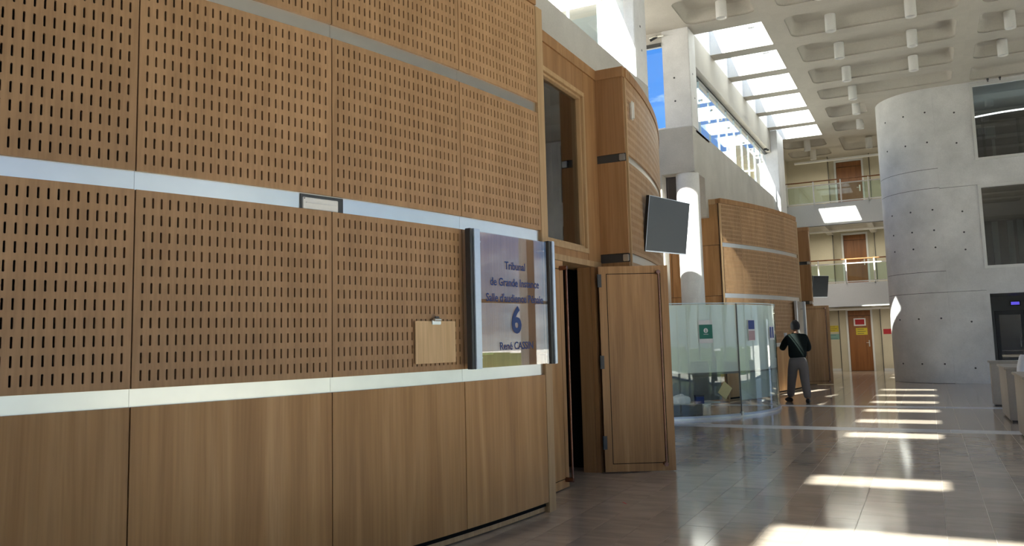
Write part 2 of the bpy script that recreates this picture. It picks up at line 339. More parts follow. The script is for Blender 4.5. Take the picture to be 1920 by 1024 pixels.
def recess(dy, n):
    r = thing('wall_left', ['recessed wooden door wall with a dark window above the half open double door',
                            'recessed wooden door wall beyond the walking man'][n], 'wall', (0, dy, 0), kind='structure')
    y0, y1 = 6.80, 9.04
    # casing round the door opening and panelling above
    box('door_head', (XR-.36, y0, 2.335), (XR, y1, 2.40), M['trim'], r)
    box('transom_panel', (XR-.05, y0, 2.40), (XR-.005, 8.93, 2.475), M['side'], r)
    box('jamb_panel', (XR-.05, 8.80, .0), (XR, 8.90, 2.335), M['side'], r)
    box('jamb_panel', (XR-.05, 8.905, .0), (XR-.004, y1, 2.335), M['side'], r)
    box('inner_jamb', (XR-.21, 8.79, 0), (XR-.055, 8.83, 2.335), M['side'], r)
    box('inner_jamb', (XR-.40, 6.80, 0), (XR-.06, 6.84, 2.335), M['side'], r)
    # window above: frame of four mitred bars in two steps, pane behind
    wy0, wy1, wz0, wz1 = 6.86, 8.64, 2.475, 4.36
    for k, (t, d) in enumerate(((.055, 0.0), (.03, -.03))):
        o = .0 if k == 0 else .055
        a0, a1, b0, b1 = wy0+o, wy1-o, wz0+o, wz1-o
        box('window_frame', (XR-.06+d, a0, b0), (XR+.012+d, a1, b0+t), M['trim'], r, bevel=.004)
        box('window_frame', (XR-.06+d, a0, b1-t), (XR+.012+d, a1, b1), M['trim'], r, bevel=.004)
        box('window_frame', (XR-.06+d, a0, b0+t), (XR+.012+d, a0+t, b1-t), M['trim'], r, bevel=.004)
        box('window_frame', (XR-.06+d, a1-t, b0+t), (XR+.012+d, a1, b1-t), M['trim'], r, bevel=.004)
    box('window_pane', (XR-.072, wy0+.08, wz0+.08), (XR-.064, wy1-.08, wz1-.08), M['glassd'], r)
    box('wood_panel', (XR-.05, 8.645, 2.40), (XR-.002, 8.93, 4.62), M['side'], r)
    box('wood_panel', (XR-.05, 8.935, 2.40), (XR-.006, y1, 4.62), M['side'], r)
    box('wood_panel', (XR-.05, y0, 4.365), (XR-.003, 8.64, 4.62), M['side'], r)
    box('cornice', (XR-.3, y0, 4.62), (XR+.015, y1, 4.74), M['side'], r)
    # lobby seen through the opening, dark, with a curtain and a frame behind the glass
    x0 = XR-2.6
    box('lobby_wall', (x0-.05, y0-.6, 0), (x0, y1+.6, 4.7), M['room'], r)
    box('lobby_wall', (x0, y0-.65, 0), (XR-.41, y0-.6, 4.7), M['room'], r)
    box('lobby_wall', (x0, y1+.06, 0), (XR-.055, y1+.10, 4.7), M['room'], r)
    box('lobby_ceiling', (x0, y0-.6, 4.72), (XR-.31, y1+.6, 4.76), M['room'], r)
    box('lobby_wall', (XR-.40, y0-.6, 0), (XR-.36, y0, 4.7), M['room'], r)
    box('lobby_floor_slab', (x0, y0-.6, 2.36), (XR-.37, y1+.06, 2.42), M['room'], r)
    box('curtain_panel', (XR-.75, 7.95, 2.45), (XR-.70, 8.30, 4.6), M['mgrey'], r)
    box('curtain_panel', (XR-.62, 8.45, 2.45), (XR-.58, 9.0, 4.6), M['bdoor'], r)
    side_wall(r, y1, XR-.06, -3.045, 'side')
    return r
recess(0, 0); recess(YC2-YC1, 1)
DY = YC2-YC1
Lc = door_leaf('door_1', 'closed near leaf of the first wooden double door, with a long bronze pull bar', (XR-.012, 6.86, .012), radians(90), .985, 2.315, .90, hinges=False)
Rc = door_leaf('door_2', 'open oak door leaf with routed rectangle and long bronze pull bar, swung into the hall', (-3.345, 8.80, .012), atan2(.385, .695), .80, 2.32, .675)
door_leaf('door_3', 'closed leaf of the second double door beyond the walking man', (XR-.012, 6.86+DY, .012), radians(90), .985, 2.315, .90, hinges=False)
door_leaf('door_4', 'open leaf of the far double door, with a white notice', (-3.345, 8.80+DY, .012), atan2(.30, .80), .80, 2.32, .675)
# side wall of the second courtroom facing the camera, behind the column
wE = thing('wall_left', 'orange-brown wood side wall behind the round column and the booth', 'wall', (0, 0, 0), kind='structure')
for k, x in enumerate((-4.235, -4.83, -5.43, -6.03, -6.63)):
    pass
xs = [-4.235, -4.83, -5.40, -6.0, -6.6]
for i in range(4):
    for z0, z1 in ((.0, 1.24), (1.25, 2.44), (2.45, 3.64), (3.65, 4.62)):
        box('side_panel', (xs[i+1]+.008, 19.20, z0), (xs[i], 19.23, z1), M['door'], wE)
box('cornice', (-6.6, 19.18, 4.62), (-4.22, 19.5, 4.74), M['trim'], wE)
box('backing_wall', (-6.6, 19.235, 0), (-4.25, 19.28, 4.7), M['dark'], wE)

# ------------------------------------------------------------------ floor: tiles and bands
fl = thing('floor', 'polished grey-brown limestone tile floor with two pale blue-grey bands', 'floor', kind='structure')
box('grout_bed', (-10, -9, -.12), (8, 36, -.0022), M['grout'], fl)
TW, TL = .3125, .60; J = .0035
def tile_mesh(w, l): return MB().box((J/2, J/2, -.02), (w-J/2, l-J/2, 0)).mesh('tile', M['tile'])
tm = {w: tile_mesh(w, TL) for w in (TW, 2*TW)}
cols = []; x = -3.4375+.02-.3125*4
lay = []
x = .02-TW*15; 
while x < 7.2:
    k = round((x-.02)/TW)
    if k in (-2, 4, 7): lay.append((x, 2*TW)); x += 2*TW
    else: lay.append((x, TW)); x += TW
cand = []; rest = MB()
BANDS = ((13.75, 14.22), (18.02, 18.44))
for ci, (x, wd) in enumerate(lay):
    off = (ci*.37) % 1*TL
    for s0, s1 in ((-8, BANDS[0][0]), (BANDS[0][1], BANDS[1][0]), (BANDS[1][1], 36)):
        y = s0+(off if s0 < 0 else (off*.7 % TL)) - TL
        while y < s1:
            a, b_ = max(y, s0), min(y+TL, s1)
            if b_-a > .06:
                full = abs(b_-a-TL) < 1e-6
                vis = full and -3.4 < x < 1.3 and 5.3 < a and (a > 6.4 or x > -2.9) and x+wd < .1*a+.3 and not (x < -2.9 and a < 9.2) and not (x < -2.6 and a > 14.4) and not (a > 9.3 and x < -.30*a)
                if vis and len(cand) < 5000: cand.append((a, x, wd))
                else: rest.box((x+J/2, a+J/2, -.02), (x+wd-J/2, b_-J/2, 0))
            y += TL
cand.sort()
for i, (a, x, wd) in enumerate(cand):
    if i < 298: link('tile', tm[wd], fl, (x, a, 0))
    else: rest.box((x+J/2, a+J/2, -.02), (x+wd-J/2, a+TL-J/2, 0))
tag(rest.obj('distant_tiles', M['tile'], fl), kind='stuff')
for a, b_ in BANDS:
    xx = -4.6
    while xx < 7: box('band_slab', (xx+.002, a+.002, -.02), (min(xx+1.2, 7)-.002, b_-.002, 0), M['band'], fl); xx += 1.2
tag(MB().box((0, 0, 0), (.085, .012, .0015)).obj('paper_scrap', M['red'], None, (-2.62, 7.30, .0005), (0, 0, radians(-50))), 'thin red scrap of tape on the floor before the doorway', 'tape')

# ------------------------------------------------------------------ ceiling
CZ = 8.61; PY = 2.076; Y0 = 18.6
ce = thing('ceiling', 'coffered pale concrete ceiling with a row of square skylight shafts', 'ceiling', kind='structure')
_cc = {}
def cell_mesh(kind, wx, wy, hole, r, depth, inset):
    key = (kind, round(wx, 3), round(wy, 3), tuple(round(h, 3) for h in hole))
    if key in _cc: return _cc[key]
    hx0, hy0, hx1, hy1 = hole; b = MB(); n = 5
    outer = [(0, 0), (wx, 0), (wx, wy), (0, wy)]
    cs = [(hx0+r, hy0+r, pi), (hx1-r, hy0+r, 1.5*pi), (hx1-r, hy1-r, 0), (hx0+r, hy1-r, .5*pi)]
    def ring(ins, z):
        pts = []
        for cx_, cy_, a0 in cs:
            for i in range(n): a = a0+(pi/2)*i/(n-1); pts.append((cx_+(r)*cos(a)-math.copysign(ins, cx_-(hx0+hx1)/2), cy_+(r)*sin(a)-math.copysign(ins, cy_-(hy0+hy1)/2), z))
        return pts
    R0 = ring(0, 0); R1 = ring(inset*.35, .05 if kind == 'coffer' else .01); R2 = ring(inset, depth-.04); R3 = ring(inset+.05 if kind == 'coffer' else inset, depth)
    b.add([(x_, y_, 0) for x_, y_ in outer]+R0, [])
    for c in range(4):
        base = 4+c*n
        for i in range(n-1): b.f.append((c, base+i, base+i+1))
        nb = 4+((c+1) % 4)*n
        b.f.append((c, base+n-1, nb, (c+1) % 4))
    N_ = 4*n; prev = 4
    for Rg in (R1, R2, R3):
        s = len(b.v); b.v += Rg
        for i in range(N_): b.f.append((prev+i, prev+(i+1) % N_, s+(i+1) % N_, s+i))
        prev = s
    if kind == 'coffer': b.f.append(tuple(prev+i for i in range(N_)))
    else:
        s = len(b.v); b.v += [(x_, y_, depth) for x_, y_ in outer]   # curb edges outside
    me = bpy.data.meshes.new(kind); me.from_pydata([v for v in b.v], [], b.f); me.materials.append(M['conc_c'] if kind == 'coffer' else M['white'])
    if kind != 'coffer':
        me.materials.append(M['conc_c'])
        for p in me.polygons:
            if abs(p.normal.z) > .9: p.material_index = 1
    else:
        for p in me.polygons: p.use_smooth = abs(p.normal.z) < .95
    _cc[key] = me; return me
HY0, HY1 = .0, 1.43
def coffer(x0, x1, y0, y1, hole, r=.2, depth=.29, inset=.06):
    link('coffer', cell_mesh('coffer', x1-x0, y1-y0, (hole[0]-x0, hole[1]-y0, hole[2]-x0, hole[3]-y0), r, depth, inset), ce, (x0, y0, CZ))
SD = .90
def skylight(x0, x1, y0, y1, hole):
    o = link('skylight_shaft', cell_mesh('skylight', x1-x0, y1-y0, (hole[0]-x0, hole[1]-y0, hole[2]-x0, hole[3]-y0), .012, SD, 0), ce, (x0, y0, CZ))
    hx0, hy0, hx1, hy1 = hole
    # curb outside so that sun comes only through the glazing
    MB().box((hx0-.02, hy0-.02, CZ+SD), (hx1+.02, hy1+.02, CZ+SD+.012)).obj('skylight_glazing', M['glass'], ce)
    box('shaft_bracket', (hx0+.62*(hx1-hx0), hy1-.03, CZ+.52), (hx0+.62*(hx1-hx0)+.16, hy1-.005, CZ+.56), M['mgrey'], ce)
XS0, XS1 = -4.60, -2.655    # skylight strip
HXs = (-4.44, -2.89)
XA0, XA1 = -2.655, 1.325; HA = (-2.42, 1.10)
XB0, XB1 = 1.325, 5.305; HB = (1.56, 5.07)
def yrow(k): return Y0+PY*k
lamps = []
flatc = MB()
for k in range(-13, 6):
    c0 = yrow(k)-.32; c1 = c0+PY; h0 = yrow(k); h1 = h0+HY1
    # strip S
    m = (k % 8)
    if 0 <= k <= 5 or -8 <= k <= -3:
        skylight(XS0, XS1, c0, c1, (HXs[0], h0, HXs[1], h0+1.64 if False else h0+1.62))
    elif k == -10:   # single skylight over the entrance
        skylight(XS0, XS1, c0, c1, (HXs[0], h0+.05, HXs[1], h0+1.62))
    elif k < -10: pass
    else:
        coffer(XS0, XS1, c0, c1, (HXs[0], h0, HXs[1], h1)); lamps.append((-3.5, h0+.71))
    if k >= -9:
        if k not in (4, 5):
            coffer(XA0, XA1, c0, c1, (HA[0], h0, HA[1], h1 if k != 3 else h0+1.15))
            lamps += [(-1.487, h0+.70), (.154, h0+.70)] if k < 3 else [(-1.487, h0+.62)]
        elif k == 4:
            coffer(XA0, XA1, c0, c1, (HA[0], h0, -1.25, h1)); lamps.append((-1.52, h0+.35))
        else:
            coffer(XA0, XA1, c0, c1, (HA[0], h0, -1.45, h1)); lamps.append((-1.55, h0+.35))
        coffer(XB0, XB1, c0, c1, (HB[0], h0, HB[1], h1)) if k < 4 else flatc.box((XB0, c0, CZ), (XB1, c1, CZ+.2))
        if k < 3: lamps += [(2.173, h0+.58), (4.3, h0+.58)]
        flatc.box((XB1, c0, CZ), (7.6, c1, CZ+.2))
yE = yrow(6)-.32
for h0, h1 in ((31.15, 32.45), (32.95, 34.2)):
    c0 = yE if h0 < 32 else 32.70; c1 = 32.70 if h0 < 32 else 36
    coffer(XS0, XS1, c0, c1, (-4.44, h0, -2.9, h1), r=.25); lamps.append((-3.55, (h0+h1)/2))
coffer(XA0, XA1, yE, 36, (HA[0], 31.3, .9, 33.9), r=.25); lamps.append((-1.47, 32.66))
flatc.box((XB0, yE, CZ), (7.6, 36, CZ+.2))
flatc.box((-2.655, yrow(-10)-.32, CZ), (7.6, yrow(-9)-.32, CZ+.3))
flatc.box((-9, 14.7, CZ), (XS0, 18.6, CZ+.2)); flatc.box((-4.9, -9, CZ), (XS0, 14.7, CZ+.35)); flatc.box((-4.9, 18.6, CZ), (XS0, 36, CZ+.35))
flatc.box((3.2, -9, CZ), (7.6, yrow(-10)-.32, CZ+.3)); flatc.box((XS0, -9, CZ), (3.2, -7.9, CZ+.3))
flatc.obj('flat_soffit', M['conc_c'], ce)
# entrance roof light, behind the camera
rl = thing('window_1', 'large roof light over the entrance', 'skylight', kind='structure')
xx = XS0
yb = -3.06
box('roof_frame', (XS0, yb, CZ), (3.2, yrow(-10)-.32, CZ+.2), M['conc_c'], rl); box('roof_frame', (XS0, -7.9, CZ), (-4.21, yb, CZ+.2), M['conc_c'], rl)
box('roof_bar', (-.03, -7.9, CZ), (.03, yb, CZ+.08), M['white'], rl)
box('roof_glazing', (-4.21, -7.9, CZ+.12), (3.2, yb, CZ+.13), M['glass'], rl)

# downlights
def lamp_meshes():
    b = MB(); n = 28; prof = [(.0, .06), (.105, .06), (.108, .0), (.118, .0), (.12, .02), (.12, .405), (.0, .405)]
    vs = []; 
    for r, z in prof:
        for i in range(n): a = 2*pi*i/n; vs.append((r*cos(a), r*sin(a), z))
    fs = [(j*n+i, j*n+(i+1) % n, (j+1)*n+(i+1) % n, (j+1)*n+i) for j in range(len(prof)-1) for i in range(n)]
    b.add(vs, fs); body = b.mesh('lamp_body', M['lamp'], smooth=True)
    c = MB().tube((0, 0, .045), (0, 0, .062), .1, 24).mesh('diffuser', M['paper'])
    return body, c
lb, ldif = lamp_meshes()
seen = 0
for (x, y) in sorted(lamps, key=lambda p: (round(p[1]), p[0])):
    v = Vector((x, y, 8.45))-Vector((0, 0, H)); dpt = v.dot(F_); sx = 960+1524.2*v.dot(R_)/max(dpt, .1); sy = 478.5-1524.2*v.dot(U_)/max(dpt, .1)
    if dpt < 1 or not (1150 < sx < 1960 and sy > -30): continue
    fk = (y+.45)/y; d = thing('ceiling_downlight', '', 'ceiling light', (x*fk, y+.45, H+6.84*fk), group='cylindrical downlights in the ceiling coffers')
    row = {17: 'above the alcove', 19: 'in the coffer row nearest the camera side', 21: 'in the second coffer row', 23: 'in the third coffer row', 25: 'in the fourth coffer row', 27: 'in the short fifth coffer', 29: 'in the last short coffer'}
    ry = int(round((y-17.2)/PY))
    ordn = ['above the tall pier', 'in the nearest full coffer row', 'in the second full coffer row', 'in the third full coffer row', 'in the coffer row meeting the tower top', 'in the first short coffer by the tower', 'in the second short coffer by the tower', 'over the top gallery', 'over the top gallery back']
    yy = ordn[max(0, min(8, ry))]
    side = 'leftmost' if x < -2 else ('left' if x < -1 else ('middle' if x < 1 else ('right' if x < 3 else 'far right')))
    d['label'] = 'white cylindrical downlight %s, %s one of the row' % (yy, side)
    link('lamp_body', lb, d); link('diffuser', ldif, d)

# ------------------------------------------------------------------ clerestory wall (x = XW) and alcove
XW = -4.44; SZ = 6.27; GT = 7.84
cl = thing('wall_left', 'pale concrete beam and piers above the wooden walls', 'wall', kind='structure')
box('concrete_beam', (XW-.35, -9, 4.3), (XW, 14.72, SZ), M['conc'], cl)
box('concrete_beam', (XW-.35, 18.95, 4.3), (XW, 30.95, SZ), M['conc'], cl)
box('concrete_beam', (XW-.35, 18.35, 5.22), (XW, 18.95, SZ), M['conc'], cl)
box('upper_beam', (XW-.35, -9, GT), (XW, 14.72, CZ), M['conc_c'], cl)
box('upper_beam', (XW-.35, 18.6, GT), (XW, 30.95, CZ), M['conc_c'], cl)
def pier(x0, x1, y0, y1, z0=SZ, z1=CZ):
    p = MB().box((x0, y0, z0), (x1, y1, z1)).obj('concrete_pier', M['conc_t'], cl, bevel=.012)
    return p
pier(XW-.72, XW+.004, 14.0, 14.72); pier(XW-.62, XW+.006, 18.0, 18.6, SZ); pier(XW-.30, XW+.22, 29.0, 30.4, 4.6, CZ)
pier(XW-.8, XW+.004, 1.0, 1.7); pier(XW-.8, XW+.004, -4.5, -3.9)
# alcove: far wall with column niche, left wall, near wall
box('niche_wall', (-9, 18.0, 5.22), (XW, 18.36, SZ), M['conc'], cl)
box('niche_wall', (-9, 18.0, 0), (-5.21, 18.36, 5.22), M['conc'], cl)
box('niche_back', (-6.8, 19.5, 4.5), (-5.52, 19.65, 6.2), M['conc'], cl); box('niche_back', (-5.52, 19.5, 5.42), (-5.0, 19.65, 6.2), M['conc'], cl); box('niche_back', (-5.22, 19.5, 4.5), (XW-.3, 19.65, 6.2), M['conc'], cl)
box('niche_window_frame', (-5.54, 19.44, 4.7), (-5.50, 19.5, 5.44), M['dgrey'], cl); box('niche_window_frame', (-5.54, 19.44, 5.40), (-5.18, 19.5, 5.44), M['dgrey'], cl)
box('niche_window_pane', (-5.50, 19.46, 4.7), (-5.20, 19.47, 5.42), M['glassd'], cl); box('niche_window_backing', (-5.6, 19.9, 4.4), (-5.33, 19.95, 5.6), M['dark'], cl)
box('niche_soffit', (-6.8, 18.36, 6.2), (XW, 19.6, 6.26), M['conc'], cl)
box('window_head', (-9, 18.02, 8.33), (XW-.6, 18.30, CZ), M['conc'], cl)
box('alcove_near_wall', (-9, 14.4, 0), (XW-.35, 14.7, SZ-.4), M['conc'], cl); box('alcove_near_head', (-9, 14.4, 8.0), (XW-.8, 14.7, CZ), M['conc'], cl)
box('alcove_left_wall', (-9.2, 14.4, 0), (-9, 18.3, SZ), M['conc'], cl)
box('alcove_head_trim', (-8.9, 17.96, 8.24), (XW-.63, 18.0, 8.33), M['dgrey'], cl)
box('alcove_sill', (-9, 17.97, SZ), (XW-.62, 18.02, SZ+.035), M['white'], cl)
box('motor_arm', (-5.32, 17.86, 8.44), (-4.97, 17.92, 8.48), M['steel'], cl, bevel=.01)
MB().tube((-5.30, 17.89, 8.40), (-5.12, 17.89, 8.47), .03, 10).obj('motor_body', M['black'], cl, smooth=True)
# tie holes on the piers
th = MB()
for (x, y, z, ax) in [(-4.80, 17.99, 7.45, 'y'), (-4.80, 17.99, 6.9, 'y'), (XW+.008, 18.25, 7.55, 'x'), (XW+.008, 18.35, 7.0, 'x'), (XW+.006, 14.35, 7.35, 'x'), (XW+.006, 14.4, 6.9, 'x')]:
    d = Vector((0, -.004, 0)) if ax == 'y' else Vector((.004, 0, 0)); p = Vector((x, y, z)); th.tube(p-d, p+d, .022, 10)
th.obj('tie_holes', M['dgrey'], cl)['kind'] = 'stuff'
# clerestory glazing
def clerestory(n, label, y0, y1, step):
    wd = thing('window_%d' % n, label, 'window', kind='structure')
    y = y0
    while y < y1-.05:
        b_ = min(y+step, y1)
        box('pane', (XW-.20, y+.012, SZ+.04), (XW-.188, b_-.012, GT-.05), M['glass'], wd)
        box('glass_fin', (XW-.235, y-.008, SZ+.04), (XW-.19, y+.008, GT-.05), M['fin'], wd)
        MB().tube((XW-.19, y+.1, GT-.5), (XW-.13, y+.1, GT-.5), .03, 10).obj('glass_fitting', M['steel'], wd)
        y += step
    box('sill_rail', (XW-.24, y0, SZ), (XW-.15, y1, SZ+.04), M['rail'], wd); box('head_rail', (XW-.24, y0, GT-.05), (XW-.15, y1, GT), M['dgrey'], wd)
box('upper_wall', (XW-.35, -9, SZ), (XW, 8.62, GT), M['conc'], cl); box('lower_sun_block', (XW-.35, -9, 0), (XW, 1.6, 4.3), M['conc'], cl)  # unseen lower wall added to stop sun reaching the curved panels
clerestory(2, 'tall clerestory glazing above the near wooden wall', 8.62, 14.0, 1.36)
clerestory(3, 'long clerestory glazing above the far wooden wall, under the skylights', 18.6, 29.0, 1.04)
wn = thing('window_4', 'tall narrow blue-sky window beside the big pier', 'window', kind='structure')
for x in (-5.9, -7.3, -8.8): box('pane', (x+.01, 18.16, SZ+.04), (min(x+1.38, -5.06), 18.17, 8.32), M['glass'], wn)
wm = thing('window_5', 'alcove window out of sight to the left', 'window', kind='structure')
for x in (-5.24-1.2*i-1.2 for i in range(3)): box('pane', (x+.01, 14.54, SZ-.38), (x+1.19, 14.55, GT), M['glass'], wm)
# round column
co = thing('round_column', 'white round concrete column rising behind the glass booth', 'column', (-4.68, 18.28, 0))
MB().tube((0, 0, 0), (0, 0, 5.23), .262, 48).obj('shaft', M['conc_t'], co, smooth=True)
MB().tube((0, 0, 0), (0, 0, .06), .275, 48).obj('base_ring', M['steel'], co, smooth=True)

# ------------------------------------------------------------------ far end: walls, galleries
YE = 35.0; XG = -6.0
we = thing('wall_end', 'beige end wall with a brown door on each of three storeys', 'wall', kind='structure')
def wallbox(a, b_, m='plaster', n='wall_panel'): return box(n, a, b_, M[m], we)
doorx = [(-2.80, -1.97, 0, 2.38), (-2.78, -1.94, 3.22, 5.41), (-2.87, -1.92, 6.2, 8.40)]
zb = [0, 3.0, 6.05, CZ+.05]
for k, (dx0, dx1, dz0, dz1) in enumerate(doorx):
    z0, z1 = zb[k], zb[k+1]
    wallbox((XG, YE-(.0 if k == 0 else .35), z0), (-3.13, YE+.2, z1)); wallbox((-1.62, YE-.12, z0), (4, YE+.2, z1))
    wallbox((-3.13, YE, dz1+.07), (-1.62, YE+.2, z1)); wallbox((-3.13, YE, z0), (dx0-.07, YE+.2, dz1+.07)); wallbox((dx1+.07, YE, z0), (-1.62, YE+.2, dz1+.07))
    for a, b_ in (((dx0-.07, YE-.03, dz0), (dx0, YE+.1, dz1+.07)), ((dx1, YE-.03, dz0), (dx1+.07, YE+.1, dz1+.07)), ((dx0, YE-.03, dz1), (dx1, YE+.1, dz1+.07))): wallbox(a, b_, 'fascia', 'door_casing')
    wallbox((-3.15, YE-.02-(0 if k == 0 else .35), z0), (-3.125, YE-.0-(0 if k == 0 else .35), z1), 'dgrey', 'shadow_joint'); wallbox((-1.63, YE-.14, z0), (-1.605, YE-.12, z1), 'dgrey', 'shadow_joint')
    d = thing('door_%d' % (5+k), ['brown ground floor end door with a red notice above a yellow one', 'brown door on the middle gallery', 'brown door on the top gallery'][k], 'door', (dx0, YE+.05, dz0), kind='structure')
    wd_ = dx1-dx0; hh = dz1-dz0
    MB().box((.006, 0, .01), (wd_-.006, .045, hh-.22)).obj('leaf', M['bdoor'], d, bevel=.003)
    MB().box((.006, .0, hh-.205), (wd_-.006, .045, hh-.006)).obj('overpanel', M['bdoor'], d, bevel=.003)
    hb = MB(); hb.box((wd_-.13, -.012, .95), (wd_-.085, 0, 1.2)); hb.tube((wd_-.107, -.01, 1.1), (wd_-.107, -.055, 1.1), .011, 8); hb.tube((wd_-.107, -.05, 1.1), (wd_-.22, -.05, 1.1), .010, 8)
    hb.obj('handle', M['steel'], d)
box('skirting', (XG, YE-.015, 0), (-3.13, YE, .1), M['fascia'], we); box('skirting', (-1.62, YE-.135, 0), (0, YE-.12, .1), M['fascia'], we)
box('rear_closure', (-6, YE+.2, 0), (4, YE+.4, 9), M['room'], we)
# gallery decks
YG = 31.5
def gallery(n, z0, z1, x0, x1, label, postx):
    g = thing('floor_gallery', label, 'gallery', (0, 0, 0), kind='structure')
    js = [x0, -3.035, x1] if n == 2 else [x0, x1]
    for a, b_ in zip(js, js[1:]): box('fascia_panel', (a+.006, YG-.03, z0), (b_-.006, YG+.02, z1), M['fascia'], g)
    box('deck', (x0, YG+.02, z0+.14), (x1, YE, z0+.5), M['conc'], g)
    for x in (-5.2, -3.2, -1.62): MB().box((x-.11, YG+.02, z0-.02), (x+.11, YE-.2, z0+.14)).obj('deck_beam', M['conc'], g)
    box('edge_angle', (x0, YG-.035, z0-.015), (x1, YG+.03, z0), M['dgrey'], g)
    r = thing('railing', label.split(' ')[0]+' gallery railing of white posts, glass and a wooden handrail', 'railing', (0, 0, z1))
    MB().box((x0, YG-.02, .03), (x1, YG+.02, .065)).obj('bottom_rail', M['rail'], r)
    MB().tube((x0, YG, .70), (x1, YG, .70), .022, 10).obj('mid_rail', M['rail'], r)
    MB().tube((x0, YG+.05, .86), (x1, YG+.05, .86), .024, 12).obj('handrail', M['bdoor'], r)
    for x in postx:
        p = MB(); p.box((x-.022, YG-.03, -.05), (x+.022, YG+.012, .84)); p.tube((x, YG, .80), (x, YG+.05, .85), .014, 8); p.obj('post', M['rail'], r)
    for a, b_ in zip(postx, postx[1:]): box('glass_panel', (a+.03, YG-.004, .07), (b_-.03, YG+.004, .67), M['glassr'], r)
    return g
px = [-5.27, -4.335, -3.40, -2.465, -1.53, -.6]
gallery(1, 2.44, 3.29, XG, .2, 'middle gallery deck with sunlit white fascia', px)
gallery(2, 5.43, 6.24, XG, .2, 'top gallery deck with pale jointed fascia', px)
box('gallery_sun_block', (-5.0, 30.4, 0), (-4.72, 35, CZ), M['plaster'], we)  # side wall added to keep direct sun off the end wall
box('wall_left.009', (XG-.2, 30.6, 0), (XG, 36, 9), M['plaster'])
struct(bpy.data.objects['wall_left.009'], 'beige side wall of the galleries at the far left', 'wall')
for x, y, z, e_, sx in ((-2.3, 33.2, 2.36, 22, 3.0), (-2.5, 33.2, 5.36, 36, 3.2), (-2.6, 33.0, 8.1, 30, 3.2)):  # fill lights added to brighten the gallery walls, their housings made up
    ld = bpy.data.lights.new('gallery_fill_light', 'AREA'); ld.shape = 'RECTANGLE'; ld.size = sx; ld.size_y = .3; ld.energy = e_; ld.color = (1, .93, .78)
    lo = bpy.data.objects.new('gallery_fill_light', ld); COL.objects.link(lo); lo.location = (x, y, z-.03)
    t = thing('fill_housing', 'added fill light housing under the %s' % {2.36: 'middle gallery deck', 5.36: 'top gallery deck', 8.1: 'ceiling over the top gallery'}[z], 'ceiling light', (x, y, z), group=None)
    MB().box((-sx/2, -.08, 0), (sx/2, .08, .06)).obj('housing', M['lamp'], t)
# notices
def notice(label, loc, w_, h_, mats, rz=0, lines=0, tilt=0, frame=None, grp=None):
    t = thing('notice', label, 'notice', loc, rz, grp); t.rotation_euler = (0, tilt, rz)
    MB().box((-w_/2, -.004, -h_/2), (w_/2, 0, h_/2)).obj('sheet', M[mats[0]], t)
    if len(mats) > 1: MB().box((-w_*.38, -.006, -h_*.34), (w_*.38, -.004, h_*.34)).obj('print', M[mats[1]], t)
    for i in range(lines):
        z = h_*(.30-.6*i/max(1, lines-1)); MB().box((-w_*.36, -.0055, z-h_*.03), (w_*(.36 if i % 2 else .2), -.004, z+h_*.03)).obj('text_line', M['ink'], t)
    return t
notice('yellow notice on the end wall left of the door', (-3.38, YE-.005, 1.68), .42, .25, ['yellow'], lines=3)
notice('teal notice under the yellow one on the end wall', (-3.36, YE-.005, 1.36), .40, .22, ['teal'], lines=2)
notice('framed red notice on the end door', (-2.38, YE+.045, 1.92), .44, .30, ['paper', 'red'], lines=0)
notice('yellow notice below the red one on the end door', (-2.33, YE+.045, 1.55), .42, .27, ['yellow'], lines=3)
notice('red sign on the wall right of the end door', (-1.40, YE-.125, 1.52), .28, .2, ['red'], lines=0)
box_ = thing('camera_dome', 'small black camera at the top of the far pier', 'camera', (-4.50, 28.3, 7.80))
MB().box((-.05, -.06, -.03), (.05, .06, .06)).obj('bracket', M['dgrey'], box_); MB().tube((.02, -.08, -.02), (.10, -.18, -.06), .035, 12).obj('lens_tube', M['black'], box_, smooth=True)

# ------------------------------------------------------------------ tower and right wall
TX, TY, TR = .59, 28.0, 1.60
tw = thing('wall_tower', 'big rounded pale concrete stair tower with tie holes and board joints', 'wall', kind='structure')
zs = [0, 2.59, 3.20, 5.63, 6.20, CZ+.3]
for i in range(5):
    z0, z1 = zs[i]+.006, zs[i+1]-.006
    b = MB(); n = 26; ring = [(TX+TR*cos(a), TY+TR*sin(a)) for a in [radians(270-(180)*k/n) for k in range(n+1)]]
    vs = [(x, y, z0) for x, y in ring]+[(x, y, z1) for x, y in ring]; m = len(ring)
    b.add(vs, [(k, k+1, m+k+1, m+k) for k in range(m-1)]); b.obj('curved_lift', M['conc_t'], tw, smooth=True)
MB().arc(0, TR-.012, radians(90), radians(270), 0, CZ, 26, TX, TY).obj('joint_core', M['dgrey'], tw)
b = MB()
for z in (.55, 1.85, 4.4, 3.9, 5.0, 7.0, 7.9):
    for a in (262, 240, 215):
        x, y = TX+TR*cos(radians(a)), TY+TR*sin(radians(a)); d = Vector((cos(radians(a)), sin(radians(a)), 0))*.004; p = Vector((x, y, z)); b.tube(p-d, p+d, .026, 10)
    p = Vector((1.12, 26.4, z-.12)); b.tube(p-Vector((0, .005, 0)), p+Vector((0, .005, 0)), .026, 10)
b.obj('tie_holes', M['dgrey'], tw)['kind'] = 'stuff'
wr = thing('wall_right', 'flat concrete wall right of the tower with two stacked corridor windows', 'wall', kind='structure')
YW = 26.4; T_ = .35
def wb(a, b_, m='conc_t', n='wall_panel', bevel=0): return box(n, a, b_, M[m], wr, bevel=bevel)
for z0, z1, xr_ in ((0, 2.50, 1.62), (2.50, 2.59, 1.55), (2.60, 5.60, 1.55), (5.61, CZ+.3, 1.55)):
    wb((.592, YW, z0), (xr_, YW+T_, z1))
WX1 = 4.4
